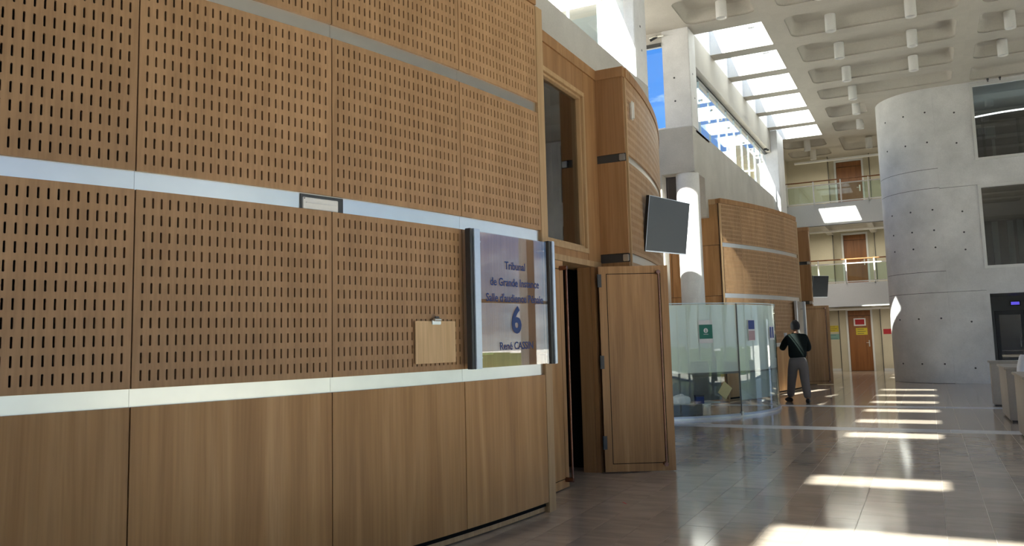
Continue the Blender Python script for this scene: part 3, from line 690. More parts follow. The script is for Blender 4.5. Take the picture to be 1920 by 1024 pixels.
wb((1.55, YW, 2.50), (7.6, YW+T_, 3.22), 'conc_t'); wb((1.55, YW, 5.57), (7.6, YW+T_, 6.30)); wb((1.55, YW, 8.52), (7.6, YW+T_, CZ+.1))
for z0, z1 in ((3.22, 5.57), (6.30, 8.52), (0, 2.5)): wb((WX1+.06, YW, z0), (7.6, YW+T_, z1))
wb((.45, YW+.3, 0), (.62, 36, 8.6))
for k, (z0, z1) in enumerate(((3.29, 5.51), (6.38, 8.46))):
    wdw = thing('window_%d' % (6+k), ['lower corridor window with white frame beside the tower', 'upper corridor window with white frame beside the tower'][k], 'window', kind='structure')
    x0, x1 = 1.63, WX1; f = .08
    for a, c in (((x0-f, YW-.03, z0-f), (x1+f, YW+.08, z0)), ((x0-f, YW-.03, z1), (x1+f, YW+.08, z1+f)), ((x0-f, YW-.03, z0), (x0, YW+.08, z1)), ((x1, YW-.03, z0), (x1+f, YW+.08, z1))): box('window_frame', a, c, M['rail'], wdw)
    box('pane', (x0, YW+.02, z0), (x1, YW+.03, z1), M['glass_r'], wdw)
# corridors behind the windows
kr = thing('wall_corridor', 'dim corridors behind the two windows and the ground floor recess', 'wall', kind='structure')
def kb(n, a, b_, m): return box(n, a, b_, M[m], kr)
kb('back_wall', (.6, 30.2, 2.6), (7.6, 30.4, 8.7), 'mgrey'); kb('slab', (.62, YW+T_, 2.6), (7.6, 30.2, 3.2), 'mgrey'); kb('slab', (.62, YW+T_, 5.65), (7.6, 30.2, 6.3), 'mgrey'); kb('slab', (.62, YW+T_, 8.55), (7.6, 30.2, 8.65), 'lgrey')
MB().arc(2.9, 2.96, radians(200), radians(330), 7.98, 8.03, 24, 3.0, 31.0).obj('cove_strip', M['cove'], kr)
MB().arc(2.97, 3.1, radians(200), radians(330), 6.3, 7.95, 24, 3.0, 31.0).obj('curved_partition', M['mgrey'], kr)
for x in (1.85, 2.75, 3.65): kb('door_post', (x, 27.55, 6.3), (x+.07, 27.65, 7.75), 'dgrey')
kb('door_rail', (1.85, 27.55, 7.68), (3.72, 27.65, 7.78), 'dgrey'); kb('pale_panel', (1.95, 28.0, 7.25), (2.7, 28.05, 7.6), 'lgrey'); kb('pale_panel', (2.12, 28.0, 6.3), (2.2, 28.05, 7.2), 'lgrey'); kb('pale_panel', (2.62, 28.0, 6.3), (2.68, 28.05, 7.2), 'lgrey')
for x in (1.95, 2.35, 2.6, 3.1): kb('pale_post', (x, 28.4, 3.2), (x+.16, 28.5, 4.75), 'lgrey')
kb('door_rail', (1.7, 28.3, 4.78), (4.3, 28.4, 4.9), 'dgrey')
# ground floor recess
kb('recess_ceiling', (1.62, YW+T_, 2.5), (4.5, 30.2, 2.6), 'mgrey'); kb('recess_left', (1.60, YW+T_, 0), (1.62, 29.0, 2.5), 'mgrey'); kb('recess_back', (1.6, 29.0, 2.06), (4.5, 29.1, 2.5), 'mgrey'); kb('recess_back', (1.6, 29.0, 0), (1.86, 29.1, 2.06), 'mgrey')
kb('recess_right', (4.46, YW+T_, 0), (4.5, 29.0, 2.5), 'mgrey'); kb('lobby_back', (1.6, 31.0, 0), (4.5, 31.1, 2.6), 'room')
gd = thing('door_8', 'glazed metal double door in the dim ground floor recess', 'door', kind='structure')
for x0, x1 in ((1.88, 2.62), (2.64, 3.38)):
    for a, c in (((x0, 28.98, 0), (x0+.09, 29.04, 2.05)), ((x1-.09, 28.98, 0), (x1, 29.04, 2.05)), ((x0+.09, 28.98, 1.93), (x1-.09, 29.04, 2.05)), ((x0+.09, 28.98, 0), (x1-.09, 29.04, .2))): box('door_frame', a, c, M['dgrey'], gd)
    box('door_pane', (x0+.09, 29.0, .2), (x1-.09, 29.01, 1.93), M['glass_r'], gd)
    MB().tube((x1-.14, 28.93, .95), (x1-.14, 28.93, 1.25), .012, 8).obj('handle', M['steel'], gd)
ex = thing('exit_sign', 'small lit blue sign above the glazed door in the recess', 'sign', (2.42, 28.96, 2.27))
MB().box((-.14, -.03, -.07), (.14, .03, .07)).obj('housing', M['black'], ex); MB().box((-.11, -.034, -.045), (.11, -.03, .045)).obj('lit_face', M['exitb'], ex)
cs = thing('call_panel', 'small dark wall panel on the recess side', 'panel', (1.665, 27.6, 1.45)); MB().box((-.045, -.05, -.1), (0.0, .05, .1)).obj('plate', M['black'], cs, bevel=.01)
for i, x in enumerate((2.02, 2.32)):
    s = thing('ceiling_sensor', ['left', 'right'][i]+' of two small dark spots above the upper corridor window', 'sensor', (x, YW-.12, CZ), group=None)
    MB().tube((0, 0, -.05), (0, 0, 0), .03, 10).obj('cap', M['dgrey'], s); MB().tube((0, 0, -.10), (0, -.02, -.04), .015, 8).obj('stem', M['dgrey'], s)

# ------------------------------------------------------------------ glass booth
BX, BY, BR = -5.783, 17.212, 3.0
bo = thing('glass_booth', 'curved glass reception booth with frosted upper band and notices', 'booth', (BX, BY, 0))
aj = radians(-30.7); a0, a1 = radians(-100), radians(46)
for p, q in ((a0, aj-.002), (aj+.002, a1)):
    MB().arc(BR-.012, BR, p, q, .06, 2.11, 36).obj('curved_pane', M['glassb'], bo, smooth=True)
    MB().arc(BR-.03, BR-.026, p, q, .84, 2.09, 36).obj('frosted_film', M['film'], bo, smooth=True)
MB().arc(BR-.03, BR-.026, aj, a1, .30, .80, 36).obj('grey_film', M['film2'], bo, smooth=True)
MB().arc(BR-.006, BR+.004, a0, a1, 2.11, 2.125, 48).obj('top_edge', M['fin'], bo)
MB().arc(BR-.07, BR+.03, a0, a1, 0, .025, 48).obj('base_ring', M['steel'], bo); MB().arc(BR-.045, BR+.012, a0, a1, .025, .06, 48).obj('base_channel', M['alu'], bo)
MB().arc(BR-.012, BR+.01, aj-.002, aj+.002, .06, 2.11, 1).obj('joint_seal', M['mgrey'], bo)
MB().arc(BR-.25, BR-.04, a0, a1, .80, .835, 40).obj('inner_shelf', M['mgrey'], bo)
MB().box((-.03, -.03, 0), (.03, .03, .09)).obj('joint_clamp', M['steel'], bo, ((BR)*cos(aj), BR*sin(aj), 0), (0, 0, aj), bevel=.008)
dk = thing('reception_desk', 'dark grey desk inside the glass booth', 'desk', (BX, BY, 0))
MB().arc(BR-.95, BR-.35, radians(-98), radians(-34), .70, .74, 30).obj('desk_top', M['mgrey'], dk); MB().arc(BR-.92, BR-.88, radians(-98), radians(-34), .0, .70, 30).obj('desk_panel', M['mgrey'], dk)
MB().arc(BR-.40, BR-.38, radians(-98), radians(-33), .30, .79, 30).obj('desk_front', M['mgrey'], dk); MB().arc(BR-.75, BR-.38, radians(-98), radians(-34), .24, .27, 30).obj('low_shelf', M['lgrey'], dk)
bag = thing('white_bag', 'crumpled white bag on the low shelf inside the booth', 'bag', (-4.15, 14.92, .28))
def lump(rx, ry, rz, seed, mat, name, parent, loc=(0, 0, 0)):
    rnd = random.Random(seed); bm = bmesh.new(); bmesh.ops.create_icosphere(bm, subdivisions=3, radius=1)
    for v in bm.verts:
        k = 1+.18*sin(7*v.co.x+seed)*cos(6*v.co.y)+.08*rnd.random(); v.co = Vector((v.co.x*rx*k, v.co.y*ry*k, max(0, v.co.z*rz*k+rz*.6)))
    me = bpy.data.meshes.new(name); bm.to_mesh(me); bm.free(); me.materials.append(mat)
    for p in me.polygons: p.use_smooth = True
    return link(name, me, parent, loc)
lump(.17, .10, .10, 2, M['paper'], 'sack', bag); lump(.05, .03, .03, 5, M['paper'], 'knot', bag, (.02, 0, .13))
bx2 = thing('blue_folder_box', 'dark blue folder box beside the bag inside the booth', 'box', (-3.86, 15.15, .27), radians(30)); MB().box((-.08, -.05, 0), (.08, .05, .15)).obj('carton', M['blue'], bx2, bevel=.004); MB().box((-.082, -.052, .13), (.082, .052, .155)).obj('lid', M['ink'], bx2)
def on_booth(px_theta, z, name_label, w_, h_, mats, rot=0, lines=0, cat='notice'):
    th = px_theta; t = thing('poster', name_label, cat, (BX+(BR+.003)*cos(th), BY+(BR+.003)*sin(th), z), th+pi/2); t.rotation_euler = Matrix.Rotation(th+pi/2, 4, 'Z').to_euler()
    b = MB(); mrot = Matrix.Rotation(rot, 4, 'Y'); b.box((-w_/2, -.003, -h_/2), (w_/2, 0, h_/2), mrot); b.obj('sheet', M[mats[0]], t)
    return t
def ang(x, y): return atan2(y-BY, x-BX)
t = on_booth(ang(-3.665, 15.09), 1.59, 'green poster with a white round emblem on the booth glass', .29, .42, ['paper'])
MB().box((-.14, -.005, -.13), (.14, -.003, .13)).obj('green_field', M['green'], t); MB().tube((0, -.005, .02), (0, -.007, .02), .045, 20).obj('emblem', M['paper'], t)
MB().box((-.008, -.0085, -.012), (.008, -.007, .03)).obj('emblem_figure', M['green'], t); MB().tube((0, -.0085, .045), (0, -.007, .045), .009, 10).obj('emblem_dot', M['green'], t); MB().box((-.05, -.005-.002, -.052), (.05, -.005, -.044)).obj('caption', M['paper'], t)
t = on_booth(ang(-3.02, 16.05), 1.60, 'picture sheet in dark blue above a pinkish one on the booth glass', .22, .40, ['paper'])
MB().box((-.10, -.005, .02), (.10, -.003, .19)).obj('photo_print', M['blue'], t); MB().box((-.10, -.005, -.19), (.10, -.003, -.01)).obj('pink_print', M['pink'], t)
t = on_booth(ang(-2.80, 16.95), 1.54, 'dark blue sheet at the right end of the booth glass', .34, .28, ['paper'])
MB().box((-.15, -.005, -.10), (-.03, -.003, .12)).obj('blue_column', M['blue'], t); MB().box((.02, -.005, -.10), (.13, -.003, .12)).obj('blue_column', M['blue'], t)
t = on_booth(ang(-3.43, 15.36), .50, 'pale yellow square sheet hung as a diamond low on the booth glass', .225, .255, ['pyel'], rot=radians(38))

# ------------------------------------------------------------------ sign, clipboard and light box on the near wall
def drum_pt(th, r=RR, yc=YC1): return (CX+r*cos(th), yc+r*sin(th))
pA = Vector((*drum_pt(radians(-9.35), RR+.085), 0)); pB = Vector((*drum_pt(radians(-5.50), RR+.085), 0))
dv = pB-pA; Wd = dv.length; rz = atan2(dv.y, dv.x)
sg = thing('door_sign', 'glass courtroom sign with blue lettering and a large 6 between two aluminium rails', 'sign', (pA.x, pA.y, 1.30), rz)
Hs = 1.075
MB().box((-.01, -.004, .0), (Wd+.01, .004, Hs)).obj('glass_plate', M['glasssign'], sg)
for x0, x1 in ((-.115, 0.0), (Wd-.005, Wd+.075)):
    b = MB(); b.box((x0+.035, -.035, -.005), (x1, .02, Hs+.012)); b.obj('side_rail', M['alu'], sg, bevel=.004); MB().box((x0, -.02, -.005), (x0+.034, .03, Hs+.012)).obj('rail_edge', M['dgrey'], sg, bevel=.004)
for x in (.05, Wd-.05):
    for z in (.08, Hs-.08): MB().tube((x, .004, z), (x, .075, z), .008, 8).obj('spacer', M['steel'], sg)
def text(body, size, x, z, parent, mat, yy=-.006, sx=1, ex=.0006, fw=.0):
    cu = bpy.data.curves.new('lettering', 'FONT'); cu.body = body; cu.size = size; cu.align_x = 'CENTER'; cu.extrude = ex; cu.resolution_u = 3; cu.offset = fw
    o = bpy.data.objects.new('lettering', cu); COL.objects.link(o)
    me = bpy.data.meshes.new_from_object(o.evaluated_get(bpy.context.evaluated_depsgraph_get())); bpy.data.objects.remove(o)
    me.materials.clear(); me.materials.append(mat)
    q = link('lettering', me, parent, (x, yy, z), (pi/2, 0, 0)); q.scale = (sx, 1, 1); q['kind'] = 'stuff'; return q
cxs = Wd*.5
text('Tribunal', .092, cxs, .795, sg, M['text'], fw=.0012); text('de Grande Instance', .092, cxs, .655, sg, M['text'], fw=.0012); text("Salle d'audience Pénale", .092, cxs, .525, sg, M['text'], fw=.0012)
text('6', .30, cxs, .275, sg, M['text'], fw=.009); text('René CASSIN', .088, cxs, .135, sg, M['text'], fw=.0012)
# clipboard
th = radians(-10.88); q = drum_pt(th, RR+.004)
cb = thing('clipboard', 'blank pale wooden clipboard hung on the slotted wall left of the glass sign', 'clipboard', (q[0], q[1], 1.51), th+pi/2)
MB().box((-.218, -.014, -.156), (.218, -.003, .156)).obj('board', M['board'], cb, bevel=.003)
MB().box((-.05, -.022, .128), (.05, -.014, .162)).obj('clip_plate', M['steel'], cb, bevel=.004); MB().tube((-.035, -.026, .165), (.035, -.026, .165), .012, 12).obj('clip_barrel', M['steel'], cb, smooth=True)
MB().box((-.022, -.03, .165), (.022, -.02, .19)).obj('clip_lever', M['dgrey'], cb, bevel=.003)
cb.rotation_euler[1] = 0
# emergency light in the strip
th = radians(-14.62); q = drum_pt(th, RR-.018)
el = thing('strip_light', 'pale rectangular emergency light let into the steel strip', 'light', (q[0], q[1], 2.44), th+pi/2)
MB().box((-.168, -.004, -.052), (.168, .03, .05)).obj('recess_box', M['dgrey'], el); MB().box((-.155, -.010, -.05), (.125, -.002, .030)).obj('diffuser', M['lamp'], el, bevel=.004)
MB().box((-.13, -.014, -.008), (.11, -.010, -.002)).obj('tube_glint', M['paper'], el); MB().tube((-.142, -.012, .02), (-.142, -.009, .02), .004, 8).obj('screw', M['black'], el)  # white bar paints a glint across the diffuser

# ------------------------------------------------------------------ screens on the walls
def screen(label, corner, dirv, W_, H_, tilt, wallpt, roll=0):
    rz = atan2(dirv[1], dirv[0]); t = thing('wall_screen', label, 'screen', corner, rz)
    t.rotation_euler = (Matrix.Rotation(rz, 4, 'Z') @ Matrix.Rotation(tilt, 4, 'X')).to_euler()
    MB().box((0, 0, -H_/2), (W_, .045, H_/2)).obj('housing', M['black'], t, bevel=.006)
    MB().box((.012, -.003, -H_/2+.02), (W_-.012, 0, H_/2-.012)).obj('display', M['screen'], t)
    f = MB(); f.box((0, -.004, -H_/2), (W_, -.001, -H_/2+.014)); f.box((0, -.004, H_/2-.006), (W_, -.001, H_/2)); f.box((0, -.004, -H_/2), (.007, -.001, H_/2)); f.obj('bezel', M['alu'], t)
    MB().box((W_*.35, .045, -.12), (W_*.65, .07, .12)).obj('mount_plate', M['dgrey'], t)
    t.matrix_world = Matrix.Translation(corner) @ Matrix.Rotation(rz, 4, 'Z') @ Matrix.Rotation(tilt, 4, 'X') @ Matrix.Rotation(roll, 4, 'Y')
    wp = t.matrix_world.inverted() @ Vector(wallpt)
    a = MB(); a.tube((W_*.5, .06, .0), wp, .022, 10); a.box(tuple(wp-Vector((.05, .02, .1))), tuple(wp+Vector((.05, .02, .1)))); a.obj('arm', M['dgrey'], t)
    return t
screen('large dark screen on an arm beside the open oak door', Vector((-3.036, 9.77, 2.931)), (cos(radians(80.7)), sin(radians(80.7))), 1.215, .707, radians(8.3), Vector((-3.17, 10.40, 2.95)), radians(-1.9))
screen('smaller dark screen on the wall beyond the walking man', Vector((-3.12, 26.9, 2.97)), (.55, .6), .62, .68, radians(10), Vector((-3.04, 27.1, 2.95)))
# wall grip on the drum by the top edge, and sign of the second courtroom
q = drum_pt(.0765, RR+.01); g = thing('wall_sensor', 'small pale oblong sensor high on the wall above the screen', 'sensor', (q[0], q[1], 4.25), .0765+pi/2)
MB().box((-.03, -.05, -.12), (.03, .0, .12)).obj('housing', M['lamp'], g, bevel=.02)
pA2 = Vector((*drum_pt(radians(-8.3), RR+.085, YC2), 0)); pB2 = Vector((*drum_pt(radians(-5.45), RR+.085, YC2), 0)); dv = pB2-pA2; W2 = dv.length
s2 = thing('door_sign', 'glass sign with aluminium rails behind the walking man', 'sign', (pA2.x, pA2.y, 1.30), atan2(dv.y, dv.x))
MB().box((0, -.004, 0), (W2, .004, Hs)).obj('glass_plate', M['glasssign'], s2); MB().box((.0, .03, 0), (W2, .035, Hs)).obj('back_plate', M['lgrey'], s2)
for x0, x1 in ((-.09, 0), (W2, W2+.08)): MB().box((x0, -.035, -.005), (x1, .03, Hs+.012)).obj('side_rail', M['alu'], s2, bevel=.004)
notice('white notice on the open leaf of the second double door', (-2.98, 25.90, 1.60), .16, .46, ['paper'], rz=atan2(.30, .80), lines=5)

# ------------------------------------------------------------------ stone counters on the right
def counter(name, label, a, b_):
    c = thing(name, label, 'counter', (a[0], a[1], 0)); w_, d_ = b_[0]-a[0], b_[1]-a[1]
    MB().box((0, 0, .03), (w_, d_, .84)).obj('body', M['blockst'], c, bevel=.006); MB().box((-.03, -.02, .842), (w_+.02, d_+.02, .88)).obj('top_slab', M['blockst'], c, bevel=.006)
    MB().box((.03, .03, 0), (w_-.03, d_-.03, .03)).obj('plinth', M['dgrey'], c)
    return c
counter('stone_counter', 'furthest of the three beige stone counter blocks at the right edge', (1.055, 18.69), (1.9, 19.05))
counter('stone_counter', 'middle beige stone counter block at the right edge, with dark front', (1.085, 15.5), (1.75, 17.03))
counter('stone_counter', 'nearest beige stone counter block, cut by the right edge of the picture', (1.07, 12.4), (1.75, 13.93))

# ------------------------------------------------------------------ people
def skin_mesh(name, V, Eg, mat, sub=2, root=0):
    me = bpy.data.meshes.new(name); me.from_pydata([v[:3] for v in V], Eg, []); o = bpy.data.objects.new(name, me); COL.objects.link(o)
    sk = o.modifiers.new('s', 'SKIN'); sk.use_smooth_shade = True; ss = o.modifiers.new('u', 'SUBSURF'); ss.levels = sub; ss.render_levels = sub
    for i, v in enumerate(V):
        d = me.skin_vertices[0].data[i]; r = v[3]; d.radius = r if isinstance(r, tuple) else (r, r); d.use_root = (i == root)
    dg = bpy.context.evaluated_depsgraph_get(); dg.update(); m2 = bpy.data.meshes.new_from_object(o.evaluated_get(dg)); bpy.data.objects.remove(o)
    m2.materials.clear(); m2.materials.append(mat)
    for p in m2.polygons: p.use_smooth = True
    return m2
def join_mesh(name, meshes, mat):
    bm = bmesh.new()
    for m_ in meshes: bm.from_mesh(m_)
    me = bpy.data.meshes.new(name); bm.to_mesh(me); bm.free(); me.materials.append(mat)
    for p in me.polygons: p.use_smooth = True; p.material_index = 0
    return me
def head_mesh(c, yaw, mat, s=1.0):
    """head with brow, nose, chin, ears; local face towards +Y"""
    bm = bmesh.new(); bmesh.ops.create_uvsphere(bm, u_segments=28, v_segments=20, radius=1)
    for v in bm.verts:
        x, y, z = v.co
        k = 1-.28*max(0, -z)**1.5; X, Y, Z = x*.076*k, y*.097*(1-.12*max(0, -z)), z*.120
        if y > .6:
            Y += .020*math.exp(-((x/.16)**2+((z+.12)/.20)**2)); Y -= .008*math.exp(-(((abs(x)-.38)/.14)**2+((z-.05)/.12)**2)); Y += .006*math.exp(-((x/.25)**2+((z+.48)/.06)**2))
            Y += .010*math.exp(-((x/.35)**2+((z+.85)/.15)**2))
        v.co = (X, Y, Z)
    for sx in (-1, 1):
        r = bmesh.ops.create_uvsphere(bm, u_segments=10, v_segments=8, radius=1, matrix=Matrix.Translation((sx*.079, -.008, -.008)) @ Matrix.Diagonal((.010, .020, .033, 1)))
    bmesh.ops.transform(bm, matrix=Matrix.Translation(c) @ Matrix.Rotation(yaw, 4, 'Z') @ Matrix.Scale(s, 4), verts=bm.verts)
    me = bpy.data.meshes.new('head'); bm.to_mesh(me); bm.free(); return me
def hand_mesh(wrist, d, nrm, side, curl=.6):
    """palm with five unequal curled fingers. d = pointing direction, nrm = palm normal"""
    d = Vector(d).normalized(); nrm = Vector(nrm); nrm = (nrm-nrm.dot(d)*d).normalized(); s = d.cross(nrm)*side; w0 = Vector(wrist)
    parts = []
    V = [(*w0, (.026, .019)), (*(w0+d*.045), (.038, .017)), (*(w0+d*.085), (.040, .014))]
    parts.append(skin_mesh('p', V, [(0, 1), (1, 2)], M['skin'], 1))
    for k, (o_, l_) in enumerate(((-.030, .068), (-.010, .078), (.010, .072), (.029, .056))):
        p = w0+d*.07+s*o_; V = [(*p, .0095)]; a = 0; E_ = []
        for j in range(3):
            a += curl*.75; p = p+(d*cos(a)+nrm*sin(a))*l_*(.46, .32, .22)[j]*1.15; V.append((*p, (.0092, .0085, .0072)[j])); E_.append((j, j+1))
        parts.append(skin_mesh('f', V, E_, M['skin'], 1))
    p = w0+d*.03-s*.03; V = [(*p, .012), (*(p-s*.025+d*.025+nrm*.01), .0105), (*(p-s*.03+d*.055+nrm*.025), .0085)]
    parts.append(skin_mesh('t', V, [(0, 1), (1, 2)], M['skin'], 1))
    return parts
def man():
    t = thing('person', 'man in black sweater and grey trousers walking away past the booth, hand raised', 'person', (-2.60, 18.98, 0), radians(14)); t.scale = (1.04, 1.04, 1.0)
    hip = .93
    J = dict(pel=(0, 0, .95), ab=(0, .01, 1.10), ch=(0, .015, 1.30), nk=(0, .02, 1.50), hl=(-.095, 0, .90), hr=(.095, 0, .90),
             kl=(-.13, .17, .50), al=(-.17, .27, .095), kr=(.115, -.02, .49), ar=(.13, -.22, .10),
             sl=(-.185, .01, 1.42), sr=(.185, .01, 1.42), el=(-.30, .12, 1.17), wl=(-.19, .27, 1.36), er=(.24, .08, 1.15), wr=(.06, .30, 1.20))
    def v(k, r): return (*J[k], r)
    V = [v('pel', (.12, .08)), v('ab', (.10, .07)), v('ch', (.12, .07)), v('nk', .055), v('sl', .045), v('el', .038), v('wl', .026), v('sr', .045), v('er', .038), v('wr', .026),
         v('hl', .07), v('kl', .052), v('al', .034), v('hr', .075), v('kr', .052), v('ar', .034), (0, .03, 1.58, .05)]
    Eg = [(0, 1), (1, 2), (2, 3), (3, 16), (2, 4), (4, 5), (5, 6), (2, 7), (7, 8), (8, 9), (0, 10), (10, 11), (11, 12), (0, 13), (13, 14), (14, 15)]
    body = skin_mesh('body', V, Eg, M['skin'])
    hd = head_mesh((-.01, .05, 1.68), radians(20), M['skin'], 1.08)
    hands = hand_mesh(J['wl'], (.35, -.05, .9), (.3, -.9, 0), 1, .9)+hand_mesh(J['wr'], (-.8, .5, .25), (0, .2, -1), -1, .5)
    link('body', join_mesh('body', [body, hd]+hands, M['skin']), t)
    SV = [(0, 0, .93, (.205, .150)), (0, .01, 1.10, (.200, .145)), (0, .015, 1.30, (.225, .150)), (0, .02, 1.46, (.12, .10)), v('sl', .098), (-.262, .07, 1.26, .078), v('el', .070), (-.205, .25, 1.335, .055),
          v('sr', .098), (.225, .05, 1.26, .078), v('er', .070), (.10, .26, 1.19, .055), (0, .02, 1.535, .072)]
    SE = [(0, 1), (1, 2), (2, 3), (3, 12), (2, 4), (4, 5), (5, 6), (6, 7), (2, 8), (8, 9), (9, 10), (10, 11)]
    link('sweater', skin_mesh('sweater', SV, SE, M['sweater']), t)
    TV = [(0, 0, 1.05, (.165, .125)), (0, 0, .92, (.19, .145)), (-.098, .0, .82, .125), v('kl', .098), (-.168, .262, .10, .080), (.098, -.0, .82, .125), v('kr', .098), (.130, -.21, .10, .080)]
    link('trousers', skin_mesh('trousers', TV, [(0, 1), (1, 2), (2, 3), (3, 4), (1, 5), (5, 6), (6, 7)], M['trouser']), t)
    def shoe(x, y, yaw, pitch, z):
        b = bmesh.new(); bmesh.ops.create_uvsphere(b, u_segments=16, v_segments=12, radius=1)
        for q in b.verts:
            X, Y, Z = q.co; wd = .048*(1-.18*Y*Y); q.co = (X*wd, Y*.145, max(-.045, Z*(.062 if Y < .1 else .062-.03*(Y-.1)/.9)) if Z < .98 else .075)
        bmesh.ops.transform(b, matrix=Matrix.Translation((x, y, z+.045)) @ Matrix.Rotation(yaw, 4, 'Z') @ Matrix.Rotation(pitch, 4, 'X') @ Matrix.Translation((0, .055, 0)), verts=b.verts)
        me = bpy.data.meshes.new('shoe'); b.to_mesh(me); b.free(); me.materials.append(M['shoe'])
        for p in me.polygons: p.use_smooth = True
        link('shoe', me, t)
    shoe(J['al'][0], J['al'][1], radians(28), 0, .002); shoe(J['ar'][0], J['ar'][1], radians(-4), radians(-6), .010)
    # hair: cap over the back and top of the head
    bm = bmesh.new(); bmesh.ops.create_uvsphere(bm, u_segments=28, v_segments=20, radius=1)
    bmesh.ops.delete(bm, geom=[q for q in bm.verts if q.co.z < -.62 or (q.co.y > .35 and q.co.z < .38)], context='VERTS')
    for q in bm.verts:
        n_ = 1+.03*sin(q.co.x*23)*sin(q.co.y*19+q.co.z*17); q.co = Vector((q.co.x*.097*n_, q.co.y*.116*n_, q.co.z*.138*n_))
    bmesh.ops.transform(bm, matrix=Matrix.Translation((-.01, .045, 1.68)) @ Matrix.Rotation(radians(12), 4, 'Z'), verts=bm.verts)
    me = bpy.data.meshes.new('hair'); bm.to_mesh(me); bm.free(); me.materials.append(M['hair'])
    for p in me.polygons: p.use_smooth = True
    link('hair', me, t)
    return t
man()
ph = thing('paper_cup', 'small white cup in the raised hand of the walking man', 'cup', (0, 0, 0)); 
Mw = Matrix.Translation((-2.60, 18.98, 0)) @ Matrix.Rotation(radians(14), 4, 'Z')
ph.location = Mw @ Vector((-.20, .33, 1.43)); MB().tube((0, 0, 0), (0, 0, .10), .028, 16, .036).obj('cup_wall', M['paper'], ph, smooth=True); MB().tube((0, 0, .098), (0, 0, .106), .038, 16).obj('lid', M['paper'], ph)
def clerk():
    t = thing('person', 'person in a white shirt seated between the stone counters, cut by the right edge', 'person', (1.46, 14.72, 0), radians(180)); t.scale = (1.08, 1.08, 1.08); 
    # local +Y is facing -x
    V = [(0, 0, .50, (.15, .11)), (0, .03, .68, (.14, .10)), (0, .08, .88, (.16, .10)), (0, .13, 1.04, .055), (0, .17, 1.12, .05), (-.19, .08, .97, .052), (-.24, .16, .74, .038), (-.15, .36, .72, .026),
         (.19, .08, .97, .052), (.24, .16, .74, .038), (.15, .36, .72, .026), (-.1, .06, .50, .075), (-.12, .42, .50, .052), (-.12, .40, .09, .034), (.1, .06, .50, .075), (.12, .42, .50, .052), (.12, .40, .09, .034)]
    Eg = [(0, 1), (1, 2), (2, 3), (3, 4), (2, 5), (5, 6), (6, 7), (2, 8), (8, 9), (9, 10), (0, 11), (11, 12), (12, 13), (0, 14), (14, 15), (15, 16)]
    body = skin_mesh('body', V, Eg, M['skin']); hd = head_mesh((0, .20, 1.22), 0, M['skin'])
    hs = hand_mesh((-.15, .36, .72), (.3, .9, 0), (0, 0, -1), 1, .4)+hand_mesh((.15, .36, .72), (-.3, .9, 0), (0, 0, -1), -1, .4)
    link('body', join_mesh('body', [body, hd]+hs, M['skin']), t)
    SV = [(0, 0, .50, (.175, .13)), (0, .03, .68, (.17, .125)), (0, .08, .88, (.185, .12)), (0, .12, 1.0, .08), (-.19, .08, .97, .072), (-.24, .16, .74, .056), (-.17, .32, .72, .042), (.19, .08, .97, .072), (.24, .16, .74, .056), (.17, .32, .72, .042)]
    link('shirt', skin_mesh('shirt', SV, [(0, 1), (1, 2), (2, 3), (2, 4), (4, 5), (5, 6), (2, 7), (7, 8), (8, 9)], M['shirt']), t)
    TVv = [(0, 0, .52, (.165, .12)), (-.1, .08, .50, .095), (-.12, .42, .50, .07), (-.12, .40, .14, .055), (.1, .08, .50, .095), (.12, .42, .50, .07), (.12, .40, .14, .055)]
    link('trousers', skin_mesh('trousers', TVv, [(0, 1), (1, 2), (2, 3), (0, 4), (4, 5), (5, 6)], M['trouser']), t)
    for sx in (-.12, .12):
        MB().box((sx-.045, .34, .0), (sx+.045, .60, .09)).obj('shoe', M['shoe'], t, bevel=.02)
    lumpm = bmesh.new(); bmesh.ops.create_uvsphere(lumpm, u_segments=24, v_segments=16, radius=1); bmesh.ops.delete(lumpm, geom=[q for q in lumpm.verts if q.co.z < -.6 or (q.co.y > .4 and q.co.z < .35)], context='VERTS')
    for q in lumpm.verts: q.co = Vector((q.co.x*.088, q.co.y*.107, q.co.z*.13))+Vector((0, .195, 1.23))
    me = bpy.data.meshes.new('hair'); lumpm.to_mesh(me); lumpm.free(); me.materials.append(M['hair']); [setattr(p, 'use_smooth', True) for p in me.polygons]; link('hair', me, t)
    return t
clerk()
st = thing('stool', 'dark round stool under the seated person', 'stool', (1.46, 14.72, 0)); MB().tube((0, 0, .30), (0, 0, .355), .19, 24).obj('seat', M['black'], st); MB().tube((0, 0, .05), (0, 0, .30), .03, 12).obj('post', M['dgrey'], st); MB().tube((0, 0, 0), (0, 0, .05), .2, 24).obj('base', M['dgrey'], st)

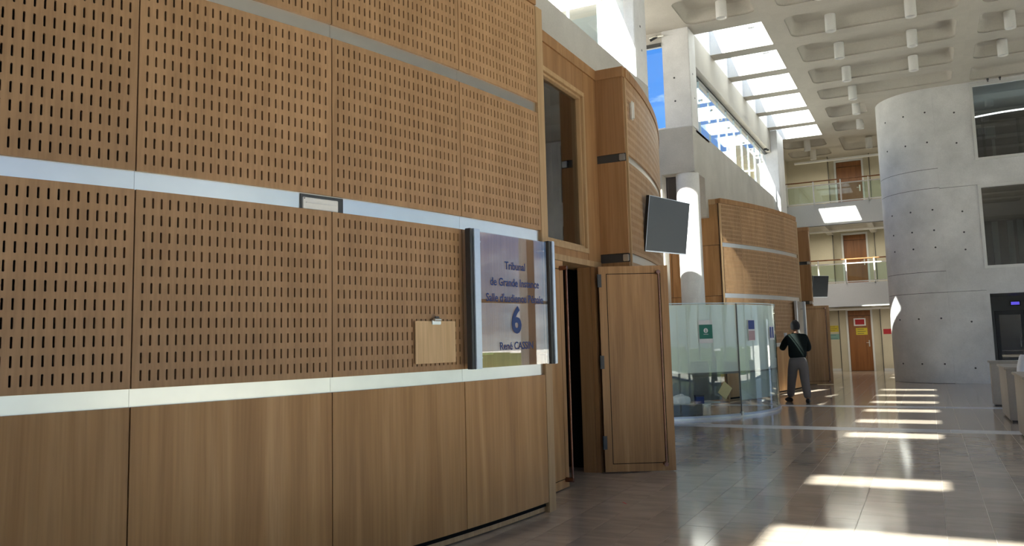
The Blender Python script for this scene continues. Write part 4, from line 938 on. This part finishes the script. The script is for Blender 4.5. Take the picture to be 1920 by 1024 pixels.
# ------------------------------------------------------------------ surroundings filled in outside the frame for light and reflections: glazed right side, rear, plaza
rs = thing('window_8', 'glazed right side of the hall, outside the picture', 'window', kind='structure')
y = -9
while y < 26:
    box('mullion', (7.35, y-.16, 0), (7.65, y+.16, 5.6), M['rail'], rs); y += 2.5
for z in (2.6, 5.6): box('rail', (7.5, -9, z-.05), (7.6, 26.4, z+.05), M['rail'], rs)
box('pane', (7.56, -9, 0), (7.565, 26.4, 5.6), M['glass'], rs)
box('wall_right_side', (7.4, -9, 5.6), (7.7, 26.4, CZ+.4), M['conc']); struct(bpy.data.objects['wall_right_side'], 'upper concrete wall above the glazed right side, outside the picture', 'wall')
box('wall_rear', (-9, -9.2, 0), (7.6, -9, CZ+.4), M['conc']); struct(bpy.data.objects['wall_rear'], 'concrete rear wall behind the camera', 'wall')
gr = box('ground_bounce', (-60, -60, -.5), (90, 120, -.13), M['bounce_plaza']); struct(gr, 'unseen pale ground added outside the building to bounce sun inside', 'ground')  # bright paving added to bounce sunlight into the hall
eb = thing('building', 'pale building seen through the far clerestory glass', 'building', (0, 0, 0))
box('wall', (-16, 46, 0), (-7.2, 56, 11.5), M['ext'], eb); box('parapet', (-16.1, 45.9, 11.5), (-7.1, 56, 11.9), M['ext'], eb)
for i in range(6):
    for z in (8.2, 5.6): box('window_pane', (-15.4+1.35*i, 45.92, z), (-14.4+1.35*i, 45.99, z+1.6), M['glass_r'], eb)
def tree(x, y, h, seed, label):
    t = thing('tree', label, 'tree', (x, y, -.13)); MB().tube((0, 0, 0), (.1, 0, h*.55), .18, 10, .09).obj('trunk', M['bark'], t)
    rnd = random.Random(seed); bm = bmesh.new()
    for i in range(700):
        a = rnd.random()*2*pi; ph_ = rnd.random()*pi; r_ = (.5+.5*rnd.random())*h*.32; c = Vector((cos(a)*sin(ph_)*r_, sin(a)*sin(ph_)*r_, h*.68+cos(ph_)*r_))
        u = Vector((rnd.gauss(0, 1), rnd.gauss(0, 1), rnd.gauss(0, 1))).normalized(); v_ = u.orthogonal().normalized(); s_ = .16+.12*rnd.random()
        vs = [bm.verts.new(c+u*s_), bm.verts.new(c+v_*s_*.6), bm.verts.new(c-u*s_), bm.verts.new(c-v_*s_*.6)]; bm.faces.new(vs)
    me = bpy.data.meshes.new('crown'); bm.to_mesh(me); bm.free(); me.materials.append(M['leaf']); link('crown', me, t)
hg = thing('hedge', 'unseen green hedge added outside the glazed side for reflections', 'hedge', (15.5, 8, -.13)); b = MB()  # unseen hedge added to darken reflections in the steel strips
rnd = random.Random(3)
for i in range(36): b.box((-.6+.12*rnd.random(), -17+i, 0), (.6+.15*rnd.random(), -16+i, 1.0+.2*rnd.random()))
b.obj('foliage', M['leaf'], hg)
for i, (x, y, h) in enumerate(((19, 3, 7), (21, 10, 8), (18.5, 17, 6), (21, 24, 8))): tree(x, y, h, i, ['young tree outside the glazed side nearest the entrance', 'tall tree outside the glazed side, second from the entrance', 'low tree outside the glazed side, third from the entrance', 'furthest tree outside the glazed side'][i])
